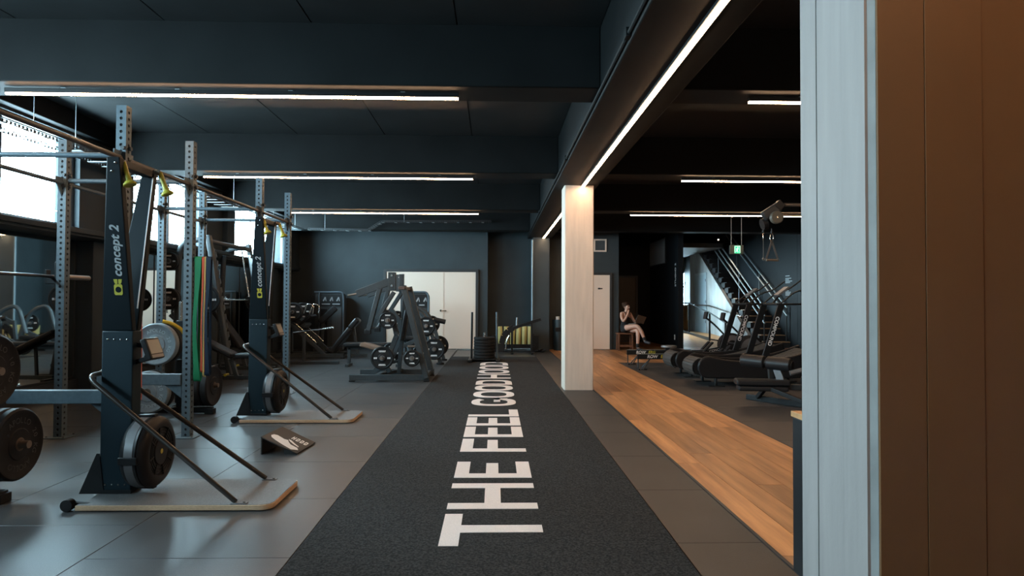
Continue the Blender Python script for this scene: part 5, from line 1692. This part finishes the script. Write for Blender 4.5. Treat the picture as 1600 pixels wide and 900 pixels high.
for k, (z, ln) in enumerate(((2.02, .26), (1.95, .36), (1.91, .22), (1.87, .42), (1.83, .30), (1.66, .24), (1.60, .20), (1.56, .34), (1.52, .30), (1.48, .44))):
    G().box(8.254, 8.2605, 18.70 - ln, 18.70, z - .012, z + .012).build('lettering_line', M_GPRINT, bpy.data.objects['wall_stair_right'])

# ================================================================== SEATED PERSON
stool = thing('timber_stool', 'brown timber stool under the seated person in the alcove', 'stool', (3.40, 17.35, 0))
M_STOOL = mat('dark_brown_timber', (.13, .05, .024), .5, noise=(8, .2, (1, 1, .3)))
G().box(-.21, .21, -.17, .17, .425, .46).build('seat', M_STOOL, stool, .006)
for x in (-.18, .18):
    for y in (-.14, .14):
        G().bar((x, y, 0), (x * .95, y * .95, .426), .04, .04, (0, 1, 0)).build('leg', M_STOOL, stool, .004)
for y in (-.14, .14):
    G().box(-.17, .17, y - .012, y + .012, .10, .14).build('stretcher', M_STOOL, stool)
def skin(name, verts, edges, radii, m, parent, root=0, sub=2):
    me = bpy.data.meshes.new(name)
    me.from_pydata([Vector(v) for v in verts], edges, [])
    o = link(name, me, parent)
    o.modifiers.new('skin', 'SKIN')
    sv = me.skin_vertices[0].data if me.skin_vertices else None
    if sv is None:
        bm = bmesh.new(); bm.from_mesh(me); bm.verts.layers.skin.verify(); bm.to_mesh(me); bm.free()
        sv = me.skin_vertices[0].data
    for i, r in enumerate(radii):
        sv[i].radius = r if isinstance(r, tuple) else (r, r)
        sv[i].use_root = (i == root)
    ss = o.modifiers.new('subdivision', 'SUBSURF')
    ss.levels = ss.render_levels = sub
    dg = bpy.context.evaluated_depsgraph_get()
    m2 = bpy.data.meshes.new_from_object(o.evaluated_get(dg))
    o.modifiers.clear()
    o.data = m2
    m2.materials.clear(); m2.materials.append(m)
    m2.polygons.foreach_set('use_smooth', [True] * len(m2.polygons))
    return o
class Sk:
    def __init__(self):
        self.v, self.e, self.r = [], [], []
    def chain(self, pts, start=None):
        last = start
        for (p, r) in pts:
            self.v.append(p); self.r.append(r)
            i = len(self.v) - 1
            if last is not None:
                self.e.append((last, i))
            last = i
        return last
M_SKIN = mat('skin', (.52, .30, .22), .5)
M_CLOTH = mat('black_cotton', (.010, .010, .011), .85)
M_HAIR = mat('brown_hair', (.040, .018, .010), .7, spec=.2)
M_SHOE = mat('dark_shoe', (.020, .022, .028), .6)
ps = thing('person', 'person in a black top and shorts sitting cross-legged with a laptop, hand at mouth', 'person', (3.40, 17.33, 0), math.radians(212))
S = Sk()
pel = S.chain([((0, 0, .565), (.135, .105))])
wai = S.chain([((0, .015, .70), (.115, .085)), ((0, .035, .83), (.125, .09)), ((0, .04, .945), (.115, .08))], pel)
hed = S.chain([((0, .050, 1.005), .047), ((0, .066, 1.05), .046), ((0, .085, 1.095), (.066, .072)), ((0, .082, 1.15), (.074, .088)), ((0, .078, 1.20), (.055, .065))], wai)
# right arm raised to the mouth
ra_ = S.chain([((.145, .03, .975), .048), ((.195, .09, .86), .042), ((.205, .165, .755), .036), ((.145, .20, .86), .032), ((.075, .205, .975), .026)], wai)
pa = S.chain([((.060, .205, 1.010), (.030, .016))], ra_)
for dx, l in ((-.022, .040), (-.008, .048), (.006, .046), (.018, .038)):
    S.chain([((.055 + dx, .203, 1.035), .0085), ((.045 + dx, .190, 1.035 + l * .6), .008), ((.035 + dx, .175, 1.035 + l * .5), .0075)], pa)
S.chain([((.080, .190, 1.020), .010), ((.070, .175, 1.050), .009)], pa)
# left arm resting on the laptop
la_ = S.chain([((-.145, .03, .975), .048), ((-.195, .07, .86), .042), ((-.215, .13, .755), .036), ((-.165, .24, .745), .031), ((-.125, .315, .745), .026)], wai)
pb_ = S.chain([((-.110, .350, .745), (.030, .016))], la_)
for dx, l in ((-.022, .050), (-.008, .060), (.006, .056), (.018, .045)):
    S.chain([((-.105 + dx, .378, .748), .0085), ((-.100 + dx, .378 + l * .5, .745), .008), ((-.098 + dx, .378 + l * .8, .735), .0075)], pb_)
S.chain([((-.080, .345, .742), .010), ((-.068, .372, .738), .009)], pb_)
# legs: left foot on the floor, right leg crossed over it
S.chain([((-.085, .03, .545), .088), ((-.080, .22, .545), .080), ((-.060, .42, .535), .058), ((-.050, .435, .36), .054), ((-.045, .430, .15), .036), ((-.045, .43, .085), .036), ((-.045, .50, .05), .034), ((-.045, .585, .040), .026)], pel)
S.chain([((.085, .03, .560), .088), ((.040, .23, .625), .080), ((-.040, .44, .650), .058), ((-.105, .515, .50), .054), ((-.155, .560, .315), .036), ((-.165, .57, .26), .036), ((-.175, .645, .235), .034), ((-.180, .72, .225), .026)], pel)
skin('body', S.v, S.e, S.r, M_SKIN, ps, 0)
T = Sk()
p0 = T.chain([((0, 0, .562), (.152, .122))])
T.chain([((0, .015, .70), (.132, .100)), ((0, .035, .83), (.140, .105)), ((0, .04, .915), (.124, .092))], p0)
T.chain([((-.085, .05, .550), .100), ((-.080, .18, .548), .094)], p0)
T.chain([((.085, .05, .562), .100), ((.050, .19, .615), .094)], p0)
skin('top_and_shorts', T.v, T.e, T.r, M_CLOTH, ps, 0)
for s in (-1, 1):
    G().tube([(s * .075, .13, .93), (s * .085, .10, 1.0), (s * .085, .03, 1.022), (s * .08, -.045, .95)], .008, 6, .03).build('strap', M_CLOTH, ps)
H = G()
H.sphere((0, .055, 1.165), .096, 16, 12, (.92, 1.0, .95))
hh = H.build('hair', M_HAIR, ps)
hh.data.transform(Matrix.Translation((0, -.012, .012)))
G().sphere((0, -.045, 1.215), .045, 12, 8).build('hair_bun', M_HAIR, hh)
for s in (-1, 1):
    G().sphere((s * .027, .1635, 1.145), .0085, 8, 6, (1.2, .5, .7)).build('eye', M_HAIR, ps)
    G().sphere((s * .075, .075, 1.135), .018, 8, 6, (.4, .8, 1.2)).build('ear', M_SKIN, ps)
    G().bar((s * .012, .166, 1.165), (s * .042, .158, 1.167), .006, .006).build('eyebrow', M_HAIR, ps)
G().add([(0, .170, 1.140), (-.012, .162, 1.108), (.012, .162, 1.108), (0, .184, 1.112)], [(0, 1, 3), (0, 3, 2), (1, 2, 3), (0, 2, 1)]).build('nose', M_SKIN, ps)
G().bar((-.02, .155, 1.085), (.02, .155, 1.085), .012, .008).build('mouth', mat('lips', (.36, .12, .10), .5), ps, .003)
for nm, pts in (('shoe', [((-.045, .40, .075), .045), ((-.045, .47, .050), .046), ((-.045, .56, .042), .042), ((-.045, .62, .038), .034)]), ('shoe', [((-.160, .545, .265), .045), ((-.170, .62, .240), .046), ((-.178, .70, .228), .042), ((-.182, .755, .222), .034)])):
    K = Sk(); K.chain(pts)
    skin(nm, K.v, K.e, K.r, M_SHOE, ps, 0, 1)
for c in (((-.045, .43, .10), (-.045, .43, .20)), ((-.160, .56, .29), (-.148, .55, .37))):
    G().cyl(c[0], c[1], .044, 14, .045).build('sock', M_CLOTH, ps)
lt = thing('laptop', 'thin grey brown laptop open on the lap of the seated person', 'laptop', (3.40, 17.33, 0), math.radians(212))
G().bar((-.06, .20, .700), (-.10, .42, .722), .30, .014).build('keyboard_base', mat('laptop_shell', (.14, .115, .095), .4, metal=.4), lt, .003)
G().bar((-.10, .425, .725), (-.14, .50, .91), .30, .008, (0, 1, 0)).build('screen_lid', MATS['laptop_shell'], lt, .003)
